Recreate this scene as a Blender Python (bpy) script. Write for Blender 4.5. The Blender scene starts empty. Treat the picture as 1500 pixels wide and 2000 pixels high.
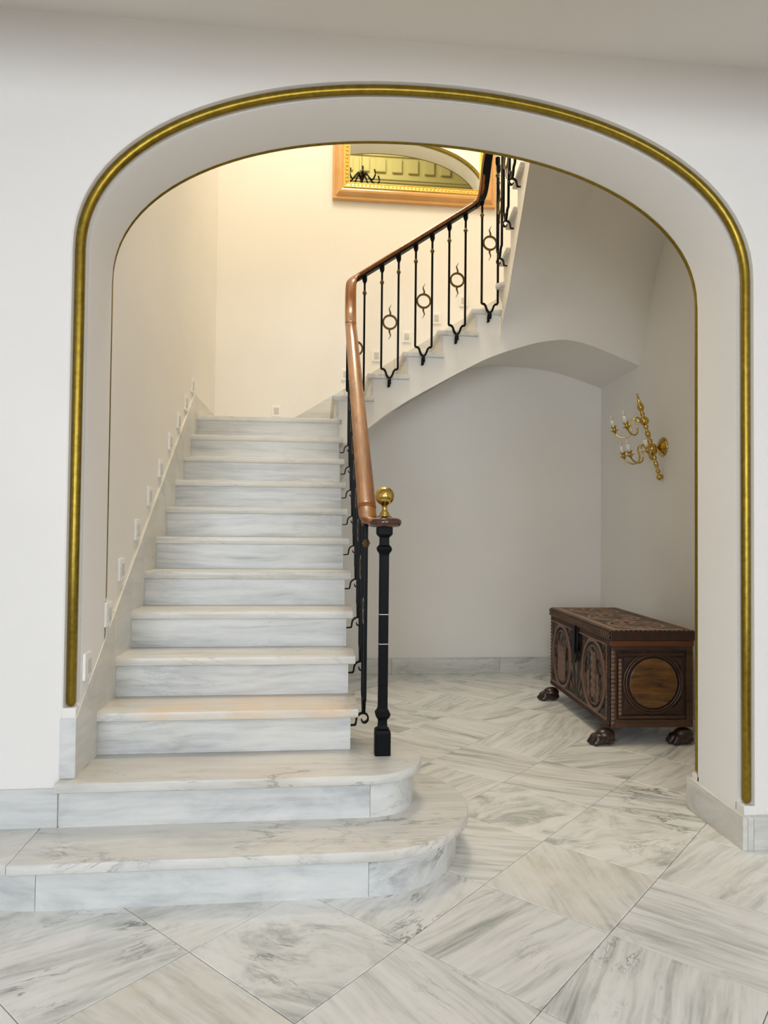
import bpy, bmesh, math, random
from mathutils import Vector, Matrix
R_ = random.Random(7)
SC = bpy.context.scene
COL = SC.collection
PI = math.pi

# ------------------------------------------------------------------ camera
H = 1.36477
YAW, PITCH, ROLL = math.radians(5.71006), math.radians(1.35196), math.radians(0.58935)
F_PX = 1328.829
fwd = Vector((math.sin(YAW) * math.cos(PITCH), math.cos(YAW) * math.cos(PITCH), math.sin(PITCH)))
rgt = Vector((math.cos(YAW), -math.sin(YAW), 0))
upv = rgt.cross(fwd)
r2 = rgt * math.cos(ROLL) + upv * math.sin(ROLL)
u2 = -rgt * math.sin(ROLL) + upv * math.cos(ROLL)
cam = bpy.data.cameras.new('camera')
cam.sensor_fit = 'HORIZONTAL'
cam.sensor_width = 36.0
cam.lens = 36.0 * F_PX / 1500.0
cam.clip_start = 0.05
camo = bpy.data.objects.new('camera', cam)
COL.objects.link(camo)
M = Matrix.Identity(4)
for i in range(3):
    M[i][0] = r2[i]; M[i][1] = u2[i]; M[i][2] = -fwd[i]
M[0][3], M[1][3], M[2][3] = 0, 0, H
camo.matrix_world = M
SC.camera = camo

# ------------------------------------------------------------------ world, lights, exposure
SC.view_settings.view_transform = 'Standard'
SC.view_settings.look = 'None'
SC.view_settings.gamma = 1.0
SC.view_settings.use_curve_mapping = False
SC.view_settings.exposure = 0.10
w = bpy.data.worlds.new('world'); SC.world = w; w.use_nodes = True
w.node_tree.nodes['Background'].inputs[0].default_value = (0.86, 0.92, 1.0, 1)
w.node_tree.nodes['Background'].inputs[1].default_value = 0.9


def area(name, loc, target, sx, sy, power, color):
    l = bpy.data.lights.new(name, 'AREA')
    l.shape = 'RECTANGLE'; l.size = sx; l.size_y = sy; l.energy = power; l.color = color
    o = bpy.data.objects.new(name, l); COL.objects.link(o)
    o.location = loc
    d = Vector(target) - Vector(loc)
    o.rotation_euler = d.to_track_quat('-Z', 'Y').to_euler()
    return o


# daylight through the two tall glazed doors at the far end of the hall
area('daylight_door_left', (-2.0, -4.9, 1.75), (-0.6, 2.8, 1.2), 2.4, 2.3, 184, (0.76, 0.87, 1.0))
area('daylight_door_right', (2.0, -4.9, 1.75), (1.2, 2.8, 1.2), 1.9, 2.3, 80, (0.84, 0.92, 1.0))
# warm lantern light at the head of the stairwell
area('stairwell_lantern', (0.25, 4.3, 8.2), (0.0, 4.9, 0), 1.3, 1.3, 146, (1.0, 0.875, 0.67))
area('upper_hall_lamp', (0.6, 1.9, 8.6), (0.6, 0.8, 7.0), 1.2, 1.0, 48, (1.0, 0.9, 0.6))
# added warm fill points, unseen, to lift the ceiling, wall top and floor


def fill_point(name, loc, power, size):
    l = bpy.data.lights.new(name, 'POINT'); l.energy = power; l.color = (1.0, 0.85, 0.68); l.shadow_soft_size = size
    o = bpy.data.objects.new(name, l); COL.objects.link(o); o.location = loc


fill_point('hall_fill_near', (0.46, 0.95, 2.40), 17, 0.25)
fill_point('hall_fill_far', (0.5, -1.6, 2.5), 32, 0.22)

# ------------------------------------------------------------------ measures
RI = 0.185688      # riser
T = 0.26           # going of the first flight
D0 = 2.270577      # nosing of step k stands at D0 + k*T
NO = 0.022         # nosing overhang
TH = 0.0392        # tread thickness
XL = -0.9335       # left end of the treads
XR = 0.199         # right end of the treads
XS = 0.165         # string of the first flight
YF0, YF1 = 2.80, 3.21      # arch wall
YB = 6.37          # rear wall
XW = 2.757         # right wall
CEIL = 3.42
F2 = 3.66          # upper floor
Y2 = D0 + 12 * T   # 5.39 nosing line of the landing
YS2 = Y2 + 0.03    # string face of the second flight

# ------------------------------------------------------------------ helpers


def link(name, me, mat=None, parent=None, loc=None):
    o = bpy.data.objects.new(name, me)
    COL.objects.link(o)
    if mat is not None and len(me.materials) == 0:
        me.materials.append(mat)
    if parent is not None:
        o.parent = parent
    if loc is not None:
        o.location = loc
    return o


def mesh(name, vs, fs, smooth=False):
    me = bpy.data.meshes.new(name)
    me.from_pydata([tuple(v) for v in vs], [], fs)
    me.update()
    if smooth:
        me.polygons.foreach_set('use_smooth', [True] * len(me.polygons))
    return me


def fix(me, merge=False):
    bm = bmesh.new(); bm.from_mesh(me)
    if merge:
        bmesh.ops.remove_doubles(bm, verts=bm.verts, dist=1e-5)
    bmesh.ops.recalc_face_normals(bm, faces=bm.faces)
    bm.to_mesh(me); bm.free()
    return me


def bevel(me, off, seg=2):
    bm = bmesh.new(); bm.from_mesh(me)
    bmesh.ops.recalc_face_normals(bm, faces=bm.faces)
    es = [e for e in bm.edges if len(e.link_faces) == 2 and e.calc_face_angle(0) > 0.5]
    bmesh.ops.bevel(bm, geom=es, offset=off, segments=seg, profile=0.6, affect='EDGES', clamp_overlap=True)
    bm.to_mesh(me); bm.free()
    return me


def box_me(name, x0, x1, y0, y1, z0, z1, bv=0):
    vs = [(x, y, z) for x in (x0, x1) for y in (y0, y1) for z in (z0, z1)]
    fs = [(0, 1, 3, 2), (4, 6, 7, 5), (0, 4, 5, 1), (2, 3, 7, 6), (0, 2, 6, 4), (1, 5, 7, 3)]
    me = mesh(name, vs, fs); fix(me)
    if bv:
        bevel(me, bv)
    return me


def prism(name, pts, a0, a1, axis='Z', bv=0):
    """pts: 2D polygon; axis Z -> (x,y) extruded in z, X -> (y,z) extruded in x, Y -> (x,z) in y"""
    n = len(pts)

    def mk(p, a):
        return (p[0], p[1], a) if axis == 'Z' else ((a, p[0], p[1]) if axis == 'X' else (p[0], a, p[1]))
    vs = [mk(p, a0) for p in pts] + [mk(p, a1) for p in pts]
    fs = [tuple(range(n))[::-1], tuple(range(n, 2 * n))]
    fs += [(i, (i + 1) % n, n + (i + 1) % n, n + i) for i in range(n)]
    me = mesh(name, vs, fs); fix(me)
    if bv:
        bevel(me, bv)
    return me


def lathe_me(name, prof, seg=20, center=(0, 0, 0), axis='Z', smooth=True):
    vs, fs = [], []
    n = len(prof)
    for r, z in prof:
        for k in range(seg):
            a = 2 * PI * k / seg
            p = (r * math.cos(a), r * math.sin(a), z)
            if axis == 'X':
                p = (z, r * math.cos(a), r * math.sin(a))
            if axis == 'Y':
                p = (r * math.cos(a), z, r * math.sin(a))
            vs.append((p[0] + center[0], p[1] + center[1], p[2] + center[2]))
    for i in range(n - 1):
        for k in range(seg):
            k2 = (k + 1) % seg
            fs.append((i * seg + k, i * seg + k2, (i + 1) * seg + k2, (i + 1) * seg + k))
    fs.append(tuple(range(seg))[::-1]); fs.append(tuple((n - 1) * seg + k for k in range(seg)))
    me = mesh(name, vs, fs)
    fix(me)
    if smooth:
        for p in me.polygons:
            p.use_smooth = len(p.vertices) == 4
    return me


def sweep(name, path, prof, sides=None, closed=False, smooth=True, ups=None, scales=None, caps=True):
    """sweep a 2D profile (s, u) along the path; s along the side vector, u along the up vector"""
    path = [Vector(p) for p in path]
    n = len(path); m = len(prof)
    vs, fs = [], []
    for i, p in enumerate(path):
        a = path[(i - 1) % n] if (closed or i > 0) else p
        b = path[(i + 1) % n] if (closed or i < n - 1) else p
        t = (b - a).normalized()
        if sides is not None:
            s = Vector(sides[i]) if isinstance(sides, list) else Vector(sides)
            s = (s - t * s.dot(t)).normalized()
        else:
            s = t.cross(Vector((0, 0, 1)))
            s = s.normalized() if s.length > 1e-4 else Vector((1, 0, 0))
        u = s.cross(t).normalized()
        sc = scales[i] if scales else 1.0
        for q in prof:
            vs.append(p + s * q[0] * sc + u * q[1] * sc)
    rng = n if closed else n - 1
    for i in range(rng):
        j = (i + 1) % n
        for k in range(m):
            k2 = (k + 1) % m
            fs.append((i * m + k, i * m + k2, j * m + k2, j * m + k))
    if not closed and caps:
        fs.append(tuple(range(m))[::-1]); fs.append(tuple((n - 1) * m + k for k in range(m)))
    me = mesh(name, vs, fs); fix(me)
    if smooth:
        for p in me.polygons:
            p.use_smooth = len(p.vertices) == 4
    return me


def circ(r, n=10, r2=None):
    r2 = r2 or r
    return [(r * math.cos(2 * PI * k / n), r2 * math.sin(2 * PI * k / n)) for k in range(n)]


def sq(a, b=None):
    b = b or a
    return [(-a, -b), (a, -b), (a, b), (-a, b)]


def spline(pts, per=6):
    """Catmull-Rom through the points"""
    P = [Vector(p) for p in pts]
    P = [P[0] * 2 - P[1]] + P + [P[-1] * 2 - P[-2]]
    out = []
    for i in range(1, len(P) - 2):
        for k in range(per):
            t = k / per
            p0, p1, p2, p3 = P[i - 1], P[i], P[i + 1], P[i + 2]
            out.append(0.5 * ((2 * p1) + (p2 - p0) * t + (2 * p0 - 5 * p1 + 4 * p2 - p3) * t * t + (3 * p1 - p0 - 3 * p2 + p3) * t ** 3))
    out.append(P[-2])
    return out


def lerp_tab(tab, x):
    if x <= tab[0][0]:
        a, b = tab[0], tab[1]
    elif x >= tab[-1][0]:
        a, b = tab[-2], tab[-1]
    else:
        for a, b in zip(tab, tab[1:]):
            if a[0] <= x <= b[0]:
                break
    f = (x - a[0]) / (b[0] - a[0])
    return a[1] + (b[1] - a[1]) * f


def join_me(name, mes):
    vs, fs, sm = [], [], []
    for me in mes:
        o = len(vs)
        vs += [tuple(v.co) for v in me.vertices]
        for p in me.polygons:
            fs.append(tuple(o + i for i in p.vertices)); sm.append(p.use_smooth)
        bpy.data.meshes.remove(me)
    r = mesh(name, vs, fs)
    r.polygons.foreach_set('use_smooth', sm)
    return r


def empty(name, loc, label, cat, group=None):
    o = bpy.data.objects.new(name, None); COL.objects.link(o)
    o.location = loc; o.empty_display_size = 0.1
    o['label'] = label; o['category'] = cat
    if group:
        o['group'] = group
    return o


def struct(name, me, mat, parent=None):
    o = link(name, me, mat, parent)
    if parent is None:
        o['kind'] = 'structure'
    return o


# ------------------------------------------------------------------ materials


def newmat(name):
    m = bpy.data.materials.new(name); m.use_nodes = True
    nt = m.node_tree
    return m, nt, nt.nodes['Principled BSDF']


class NT:
    def __init__(self, nt): self.nt = nt

    def n(self, typ, **kw):
        x = self.nt.nodes.new(typ)
        for k, v in kw.items():
            setattr(x, k, v)
        return x

    def l(self, a, b): self.nt.links.new(a, b)

    def math(self, op, a, b=None, c=None, clamp=False):
        x = self.n('ShaderNodeMath', operation=op, use_clamp=clamp)
        for i, v in enumerate((a, b, c)):
            if v is None:
                continue
            if isinstance(v, (int, float)):
                x.inputs[i].default_value = v
            else:
                self.l(v, x.inputs[i])
        return x.outputs[0]

    def vmath(self, op, a, b=None):
        x = self.n('ShaderNodeVectorMath', operation=op)
        for i, v in enumerate((a, b)):
            if v is None:
                continue
            if isinstance(v, tuple):
                x.inputs[i].default_value = v
            else:
                self.l(v, x.inputs[i])
        return x.outputs[0]

    def noise(self, vec, scale, detail=4, rough=0.55, dist=0.0):
        x = self.n('ShaderNodeTexNoise')
        x.inputs['Scale'].default_value = scale; x.inputs['Detail'].default_value = detail
        x.inputs['Roughness'].default_value = rough; x.inputs['Distortion'].default_value = dist
        self.l(vec, x.inputs['Vector'])
        return x.outputs['Fac']

    def ramp(self, fac, stops):
        x = self.n('ShaderNodeValToRGB')
        e = x.color_ramp.elements
        while len(e) < len(stops):
            e.new(0.5)
        for i, (p, c) in enumerate(stops):
            e[i].position = p; e[i].color = (*c, 1) if len(c) == 3 else c
        self.l(fac, x.inputs[0])
        return x.outputs['Color']

    def mix(self, fac, a, b, blend='MIX'):
        x = self.n('ShaderNodeMix', data_type='RGBA', blend_type=blend)
        for s, v in ((x.inputs[0], fac), (x.inputs[6], a), (x.inputs[7], b)):
            if isinstance(v, (int, float)):
                s.default_value = v
            elif isinstance(v, tuple):
                s.default_value = (*v, 1)
            else:
                self.l(v, s)
        return x.outputs[2]

    def attr(self, name):
        x = self.n('ShaderNodeAttribute', attribute_type='OBJECT', attribute_name=name)
        return x.outputs['Fac']

    def bump(self, h, strength, dist=0.01):
        x = self.n('ShaderNodeBump')
        x.inputs['Strength'].default_value = strength; x.inputs['Distance'].default_value = dist
        self.l(h, x.inputs['Height'])
        return x.outputs[0]


def plaster(name, col, rough=0.7):
    m, nt, b = newmat(name); g = NT(nt)
    tc = g.n('ShaderNodeTexCoord').outputs['Object']
    n1 = g.noise(tc, 1.3, 3); n2 = g.noise(tc, 45, 4)
    c = g.ramp(n1, [(0.3, tuple(x * 0.975 for x in col)), (0.7, tuple(min(1, x * 1.01) for x in col))])
    g.l(c, b.inputs['Base Color'])
    b.inputs['Roughness'].default_value = rough
    b.inputs['Specular IOR Level'].default_value = 0.35
    h = g.math('ADD', n2, g.math('MULTIPLY', g.noise(tc, 5, 2), 1.5))
    g.l(g.bump(h, 0.06, 0.01), b.inputs['Normal'])
    return m


def marble(name, stops, warmcol=(0.80, 0.66, 0.46), rough=0.24):
    m, nt, b = newmat(name); g = NT(nt)
    tc = g.n('ShaderNodeTexCoord').outputs['Object']
    seed = g.attr('vein_seed'); ang = g.attr('vein_angle'); cloud = g.attr('cloud'); warm = g.attr('warm'); dark = g.attr('dark_vein')
    cmb = g.n('ShaderNodeCombineXYZ')
    g.l(g.math('MULTIPLY', seed, 17.3), cmb.inputs[0]); g.l(g.math('MULTIPLY', seed, 9.1), cmb.inputs[1]); g.l(g.math('MULTIPLY', seed, 5.7), cmb.inputs[2])
    rot = g.n('ShaderNodeVectorRotate', rotation_type='Z_AXIS')
    g.l(tc, rot.inputs['Vector']); g.l(g.math('MULTIPLY', ang, -1.0), rot.inputs['Angle'])
    base = rot.outputs[0]
    off = g.vmath('ADD', base, cmb.outputs[0])
    wn = g.n('ShaderNodeTexNoise'); wn.inputs['Scale'].default_value = 1.6; wn.inputs['Detail'].default_value = 3
    g.l(off, wn.inputs['Vector'])
    wv = g.vmath('SUBTRACT', wn.outputs['Color'], (0.5, 0.5, 0.5))
    wv2 = g.vmath('MULTIPLY', wv, (0.08, 0.09, 0.09))
    off2 = g.vmath('ADD', off, wv2)
    st = g.vmath('MULTIPLY', off2, (1.1, 13.0, 13.0))
    n1 = g.noise(st, 1.0, 7, 0.66)
    n1 = g.math('ADD', g.math('MULTIPLY', n1, 0.72), g.math('MULTIPLY', g.noise(g.vmath('MULTIPLY', off2, (2.2, 46.0, 46.0)), 1.0, 3, 0.5), 0.28))
    n2 = g.noise(g.vmath('MULTIPLY', off2, (0.8, 1.5, 1.5)), 4.2, 9, 0.68, 0.7)
    f = g.math('ADD', g.math('MULTIPLY', n1, g.math('SUBTRACT', 1.0, cloud)), g.math('MULTIPLY', n2, cloud))
    c = g.ramp(f, stops)
    wm = g.n('ShaderNodeMapRange'); wm.inputs[1].default_value = 0.42; wm.inputs[2].default_value = 0.72
    g.l(g.noise(off2, 2.1, 5, 0.6), wm.inputs[0])
    wf = g.math('MULTIPLY', g.math('MULTIPLY', wm.outputs[0], warm), 0.8, clamp=True)
    c = g.mix(wf, c, warmcol)
    # thin dark veins
    st2 = g.vmath('MULTIPLY', off2, (1.6, 6.0, 6.0))
    nv = g.noise(st2, 0.9, 8, 0.7, 0.6)
    dv = g.math('ABSOLUTE', g.math('SUBTRACT', nv, 0.5))
    mv = g.n('ShaderNodeMapRange'); mv.inputs[1].default_value = 0.022; mv.inputs[2].default_value = 0.0
    mv.inputs[3].default_value = 0.0; mv.inputs[4].default_value = 1.0
    g.l(dv, mv.inputs[0])
    msk = g.n('ShaderNodeMapRange'); msk.inputs[1].default_value = 0.48; msk.inputs[2].default_value = 0.66
    g.l(g.noise(off, 3.1, 3), msk.inputs[0])
    vf = g.math('MULTIPLY', g.math('MULTIPLY', mv.outputs[0], msk.outputs[0]), dark, clamp=True)
    c = g.mix(vf, c, (0.17, 0.18, 0.18))
    g.l(c, b.inputs['Base Color'])
    rr = g.math('ADD', g.math('MULTIPLY', n2, 0.16), rough - 0.08)
    g.l(rr, b.inputs['Roughness'])
    b.inputs['Specular IOR Level'].default_value = 0.45
    g.l(g.bump(g.noise(off, 14, 3), 0.03, 0.004), b.inputs['Normal'])
    return m


def simple(name, col, rough, metal=0.0, bump=0, bscale=60, coat=0, var=0.0, spec=0.5):
    m, nt, b = newmat(name); g = NT(nt)
    tc = g.n('ShaderNodeTexCoord').outputs['Object']
    n = g.noise(tc, bscale, 4)
    c = g.ramp(n, [(0.25, tuple(x * (1 - var) for x in col)), (0.75, tuple(min(1, x * (1 + var)) for x in col))])
    g.l(c, b.inputs['Base Color'])
    b.inputs['Roughness'].default_value = rough; b.inputs['Metallic'].default_value = metal
    b.inputs['Coat Weight'].default_value = coat; b.inputs['Coat Roughness'].default_value = 0.08
    b.inputs['Specular IOR Level'].default_value = spec
    if bump:
        g.l(g.bump(n, bump, 0.004), b.inputs['Normal'])
    return m


def wood(name, ca, cb, rough, coat=0.0, axis=(1.5, 22, 22), bump=0.1, rot=0.0):
    m, nt, b = newmat(name); g = NT(nt)
    tc = g.n('ShaderNodeTexCoord').outputs['Object']
    v = g.vmath('MULTIPLY', tc, axis)
    n = g.noise(v, 1.6, 6, 0.6, 0.5)
    n2 = g.noise(tc, 3.0, 3)
    c = g.ramp(n, [(0.3, ca), (0.7, cb)])
    c = g.mix(g.math('MULTIPLY', n2, 0.35), c, tuple(x * 0.6 for x in ca))
    g.l(c, b.inputs['Base Color'])
    b.inputs['Roughness'].default_value = rough
    b.inputs['Coat Weight'].default_value = coat; b.inputs['Coat Roughness'].default_value = 0.12
    if bump:
        g.l(g.bump(n, bump, 0.004), b.inputs['Normal'])
    return m


PL = plaster('white_plaster', (0.87, 0.85, 0.825))
PLW = plaster('stairwell_plaster', (0.885, 0.855, 0.805))
PLC = plaster('ceiling_plaster', (0.89, 0.86, 0.82), 0.8)
OLIVE = plaster('olive_plaster', (0.64, 0.57, 0.28), 0.7)
MARB = marble('floor_marble', [(0.35, (0.38, 0.395, 0.385)), (0.43, (0.62, 0.635, 0.62)), (0.51, (0.81, 0.82, 0.805)), (0.60, (0.885, 0.89, 0.88)), (0.72, (0.92, 0.92, 0.91))], (0.74, 0.67, 0.52), 0.24)
MART = marble('tread_marble', [(0.34, (0.48, 0.485, 0.47)), (0.43, (0.63, 0.63, 0.605)), (0.52, (0.73, 0.725, 0.695)), (0.66, (0.80, 0.795, 0.765))], (0.78, 0.62, 0.45), 0.30)
MARR = marble('riser_marble', [(0.35, (0.41, 0.43, 0.44)), (0.43, (0.55, 0.57, 0.575)), (0.52, (0.675, 0.69, 0.685)), (0.64, (0.775, 0.78, 0.77))], (0.74, 0.68, 0.55), 0.32)
MARB_SK = marble('skirting_marble', [(0.34, (0.48, 0.48, 0.46)), (0.44, (0.60, 0.60, 0.57)), (0.54, (0.69, 0.685, 0.65)), (0.66, (0.77, 0.765, 0.73))], (0.66, 0.57, 0.40), 0.3)
GROUT = simple('grout', (0.30, 0.27, 0.22), 0.9, bscale=30, var=0.2)
GOLD = simple('gilt_bead', (0.28, 0.20, 0.032), 0.34, metal=1.0, bump=0.12, bscale=45, var=0.25)
BRASS = simple('polished_brass', (0.56, 0.385, 0.10), 0.11, metal=1.0, bscale=12, var=0.1)
BRONZE = simple('bronze', (0.13, 0.09, 0.035), 0.40, metal=0.8, bump=0.1, var=0.25)
IRON = simple('black_iron', (0.004, 0.0045, 0.006), 0.42, bump=0.15, bscale=90, var=0.3, spec=0.10)
RAILW = wood('varnished_mahogany', (0.15, 0.042, 0.006), (0.37, 0.13, 0.022), 0.26, 0.22, (22, 2.0, 2.0), 0.03)
DARKW = wood('dark_mahogany', (0.045, 0.012, 0.008), (0.085, 0.022, 0.014), 0.2, 0.6, (20, 4, 20), 0.02)
WHITEP = simple('white_plastic', (0.90, 0.89, 0.86), 0.35, bscale=20, var=0.02)
LENS = simple('grey_plastic', (0.62, 0.60, 0.55), 0.3, bscale=20, var=0.03)
CANDLE = simple('candle_sleeve', (0.93, 0.91, 0.86), 0.5, bscale=20, var=0.03)


def vein(o, seed=None, angle=0.0, cloud=0.15, warm=0.25, dark=0.3):
    o['vein_seed'] = R_.uniform(0, 10) if seed is None else seed
    o['vein_angle'] = angle; o['cloud'] = cloud; o['warm'] = warm; o['dark_vein'] = dark
    return o


# ------------------------------------------------------------------ arch wall
XC = 0.464
SPR = 2.47


def arch_profile(off, zbot_l, zbot_r, n=44):
    """opening outline (x, z) from the foot of the left jamb over the arch to the right foot, moved outward by off"""
    a, b = 1.394 + off, 0.727 + off
    pts = [(XC - a, z) for z in [zbot_l + (SPR - zbot_l) * i / 3 for i in range(3)]]
    e = 2.0 / 2.15
    for i in range(n + 1):
        t = PI - PI * i / n
        c, s = math.cos(t), math.sin(t)
        pts.append((XC + a * math.copysign(abs(c) ** e, c), SPR + b * abs(s) ** e))
    pts += [(XC + a, z) for z in [SPR - (SPR - zbot_r) * i / 3 for i in range(1, 4)]]
    return pts


def arch_wall():
    vs, fs = [], []
    # cross-section from the front face through the reveal to the rear face: (offset outward, y)
    fr = [(0.055, 2.800), (0.0525, 2.797), (0.049, 2.799), (0.047, 2.815), (0.043, 2.838), (0.026, 2.850), (0.006, 2.852), (0.002, 2.849), (0.0, 2.856)]
    rr = [(max(0, o - 0.008) if o < 0.05 else o, YF0 + YF1 - y) for o, y in fr[::-1]]
    prof = fr + rr
    rings = [arch_profile(o, 0.0, 0.0) for o, y in prof]
    n = len(rings[0])
    for ring, (o, y) in zip(rings, prof):
        vs += [(x, y, z) for x, z in ring]
    for j in range(len(prof) - 1):
        for i in range(n - 1):
            fs.append((j * n + i, j * n + i + 1, (j + 1) * n + i + 1, (j + 1) * n + i))
    # the two flat faces
    ZT = F2
    for ring, y in ((rings[0], YF0), (rings[-1], YF1)):
        for i in range(n - 1):
            (xa, za), (xb, zb) = ring[i], ring[i + 1]
            if za < SPR - 1e-4 or zb < SPR - 1e-4:
                xo = -4.0 if xa < XC else 5.0
                q = [(xa, y, za), (xb, y, zb), (xo, y, zb), (xo, y, za)]
            else:
                q = [(xa, y, za), (xb, y, zb), (xb, y, ZT), (xa, y, ZT)]
            k = len(vs); vs += q; fs.append((k, k + 1, k + 2, k + 3))
        for xa, xb in ((-4.0, ring[0][0]), (ring[-1][0], 5.0)):
            k = len(vs); vs += [(xa, y, SPR), (xb, y, SPR), (xb, y, ZT), (xa, y, ZT)]; fs.append((k, k + 1, k + 2, k + 3))
    me = mesh('wall_front', vs, fs)
    fix(me, True)
    for p in me.polygons:
        p.use_smooth = abs(p.normal.y) < 0.9 and p.center.z > SPR - 0.01
    try:
        me.set_sharp_from_angle(angle=math.radians(32))
    except Exception:
        pass
    return me


wall_front = struct('wall_front', arch_wall(), PL)
wall_upper = struct('wall_upper', wall_front.data, PLW); wall_upper.location = (0.49, 0, F2)


def bead(zl, zr, off, y, r=0.0195):
    pr = arch_profile(off, zl, zr, 64)
    path = [(x, y, z) for x, z in pr]
    sc = [1.0] * len(path)
    # rounded ends
    path = [(path[0][0], y, zl - 0.018), (path[0][0], y, zl - 0.012), (path[0][0], y, zl - 0.004)] + path[1:-1] + [(path[-1][0], y, zr - 0.004), (path[-1][0], y, zr - 0.012), (path[-1][0], y, zr - 0.018)]
    sc = [0.3, 0.75, 0.96] + [1.0] * (len(path) - 6) + [0.96, 0.75, 0.3]
    return sweep('gilt_bead', path, circ(r, 14), sides=[(0, 1, 0)] * len(path), scales=sc)


link('gilt_bead', bead(0.665, 0.20, 0.0265, 2.824), GOLD, wall_front)
link('gilt_bead', bead(1.045, 0.20, 0.0215, 3.186, 0.018), GOLD, wall_front)
link('gilt_bead', bead(0.10, 0.10, 0.0265, 2.824), GOLD, wall_upper)
link('gilt_bead', bead(0.10, 0.10, 0.02, 3.186, 0.024), GOLD, wall_upper)
# solid feet of the jambs below the beads (plaster corner blocks)
for nm, x0, x1, z1 in (('corner_block', -0.985, -0.930, 0.645), ('corner_block', 1.858, 1.913, 0.178)):
    link(nm, box_me(nm, x0, x1, 2.7995, 2.862, 0.0, z1, 0.003), PL, wall_front)
for nm, x0, x1, z1 in (('corner_block', -0.985, -0.930, 1.028), ('corner_block', 1.858, 1.913, 0.178)):
    link(nm, box_me(nm, x0, x1, 3.148, 3.2105, 0.0, z1, 0.003), PL, wall_front)

# ------------------------------------------------------------------ room shell
WTOP = 8.3
struct('wall_left', box_me('wall_left', -1.25, -0.941, YF1, YB + 0.25, 0, WTOP), PLW)
struct('wall_back', box_me('wall_back', -0.941, XW, YB, YB + 0.25, 0, WTOP), PLW)
struct('wall_right', box_me('wall_right', XW, XW + 0.25, YF1, YB + 0.25, 0, WTOP), PLW)
struct('wall_hall_left', box_me('wall_hall_left', -3.85, -3.6, -5.0, YF0, 0, CEIL), PL)
struct('wall_hall_right', box_me('wall_hall_right', 4.6, 4.85, -5.0, YF0, 0, CEIL), PL)
struct('ceiling', box_me('ceiling', -4.0, 5.0, -5.0, YF0, CEIL, F2), PLC)
struct('ceiling_stairwell', box_me('ceiling_stairwell', -1.25, XW + 0.25, YF1, YB + 0.25, WTOP, WTOP + 0.1), PLC)
struct('trim_shade_beam', box_me('trim_shade_beam', -3.6, 4.6, 1.60, 1.90, 3.06, CEIL), PLC)  # unseen beam, added to shade the top of the arch wall
# far end of the hall with two tall door openings
parts = []
for x0, x1, z0, z1 in ((-3.6, -2.6, 0, CEIL), (-0.6, 0.9, 0, CEIL), (2.9, 4.6, 0, CEIL), (-2.6, -0.6, 2.95, CEIL), (0.9, 2.9, 2.95, CEIL)):
    parts.append(box_me('wall_hall_end', x0, x1, -4.6, -4.35, z0, z1))
struct('wall_hall_end', join_me('wall_hall_end', parts), PL)

# upper hall seen only in the mirror
UH = 0.40
struct('wall_upper_hall', box_me('wall_upper_hall', -3.6, 4.6, UH - 0.2, UH, F2, 9.0), OLIVE)
struct('wall_upper_left', box_me('wall_upper_left', -3.8, -3.6, UH, YF0, F2, 9.0), PL)
struct('wall_upper_right', box_me('wall_upper_right', 4.6, 4.8, UH, YF0, F2, 9.0), PL)
struct('ceiling_upper', box_me('ceiling_upper', -3.8, 4.8, UH - 0.2, YF0 + 0.4, 9.0, 9.1), PLC)
struct('wall_upper_lintel', box_me('wall_upper_lintel', -4.0, 5.0, YF0 + 0.02, YF1 - 0.02, 2 * F2, 9.0), PLW)
corn = struct('trim_1', join_me('trim_1', [box_me('a', -3.6, 4.6, UH - 0.001, UH + d, z0, z1) for d, z0, z1 in
              ((0.03, 7.69, 7.73), (0.055, 7.73, 7.78), (0.02, 7.78, 7.83), (0.035, 8.17, 8.21), (0.07, 8.21, 8.27), (0.12, 8.27, 8.33))]), OLIVE)
dent = box_me('dentil', -0.09, 0.09, 0, 0.05, -0.13, 0.13, 0.01)
dent.materials.append(OLIVE)
for i in range(14):
    d = link('dentil', dent, OLIVE, corn, (-1.6 + 0.30 * i, UH, 8.0))

# ------------------------------------------------------------------ floor of separate marble tiles
floor = struct('floor', box_me('floor', -3.6, 4.6, -4.6, YB, -0.08, -0.012), GROUT)
U = Vector((0.3505, 0.3380)); V = Vector((0.3455, -0.3462)); O0 = Vector((0.660, 2.594))
Gap = 0.0012


def clip(poly, xm, ym):
    for ax, lim in ((0, xm), (1, ym)):
        out = []
        for i, p in enumerate(poly):
            q = poly[(i + 1) % len(poly)]
            ip, iq = p[ax] <= lim, q[ax] <= lim
            if ip:
                out.append(p)
            if ip != iq:
                f = (lim - p[ax]) / (q[ax] - p[ax])
                out.append(p + (q - p) * f)
        poly = out
        if len(poly) < 3:
            return []
    return poly


def tile_me(poly):
    # inset polygon with eased arris
    n = len(poly)
    c = sum((Vector(p) for p in poly), Vector((0, 0))) / n

    def inset(d):
        res = []
        for i in range(n):
            a, b, e = poly[i - 1], poly[i], poly[(i + 1) % n]
            t1 = (b - a).normalized(); t2 = (e - b).normalized()
            n1 = Vector((-t1.y, t1.x)); n2 = Vector((-t2.y, t2.x))
            s = 1 + n1.dot(n2)
            res.append(b + (n1 + n2) * (d / max(s, 0.3)))
        return res
    area2 = sum(poly[i].x * poly[(i + 1) % n].y - poly[(i + 1) % n].x * poly[i].y for i in range(n))
    if area2 < 0:
        poly = poly[::-1]
    A = inset(Gap); B = inset(Gap + 0.0016)
    vs = [(p.x, p.y, -0.012) for p in A] + [(p.x, p.y, -0.0014) for p in A] + [(p.x, p.y, 0) for p in B]
    fs = [tuple(range(2 * n, 3 * n))]
    for r in (0, 1):
        for i in range(n):
            j = (i + 1) % n
            fs.append((r * n + i, r * n + j, (r + 1) * n + j, (r + 1) * n + i))
    return mesh('tile', vs, fs)


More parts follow.
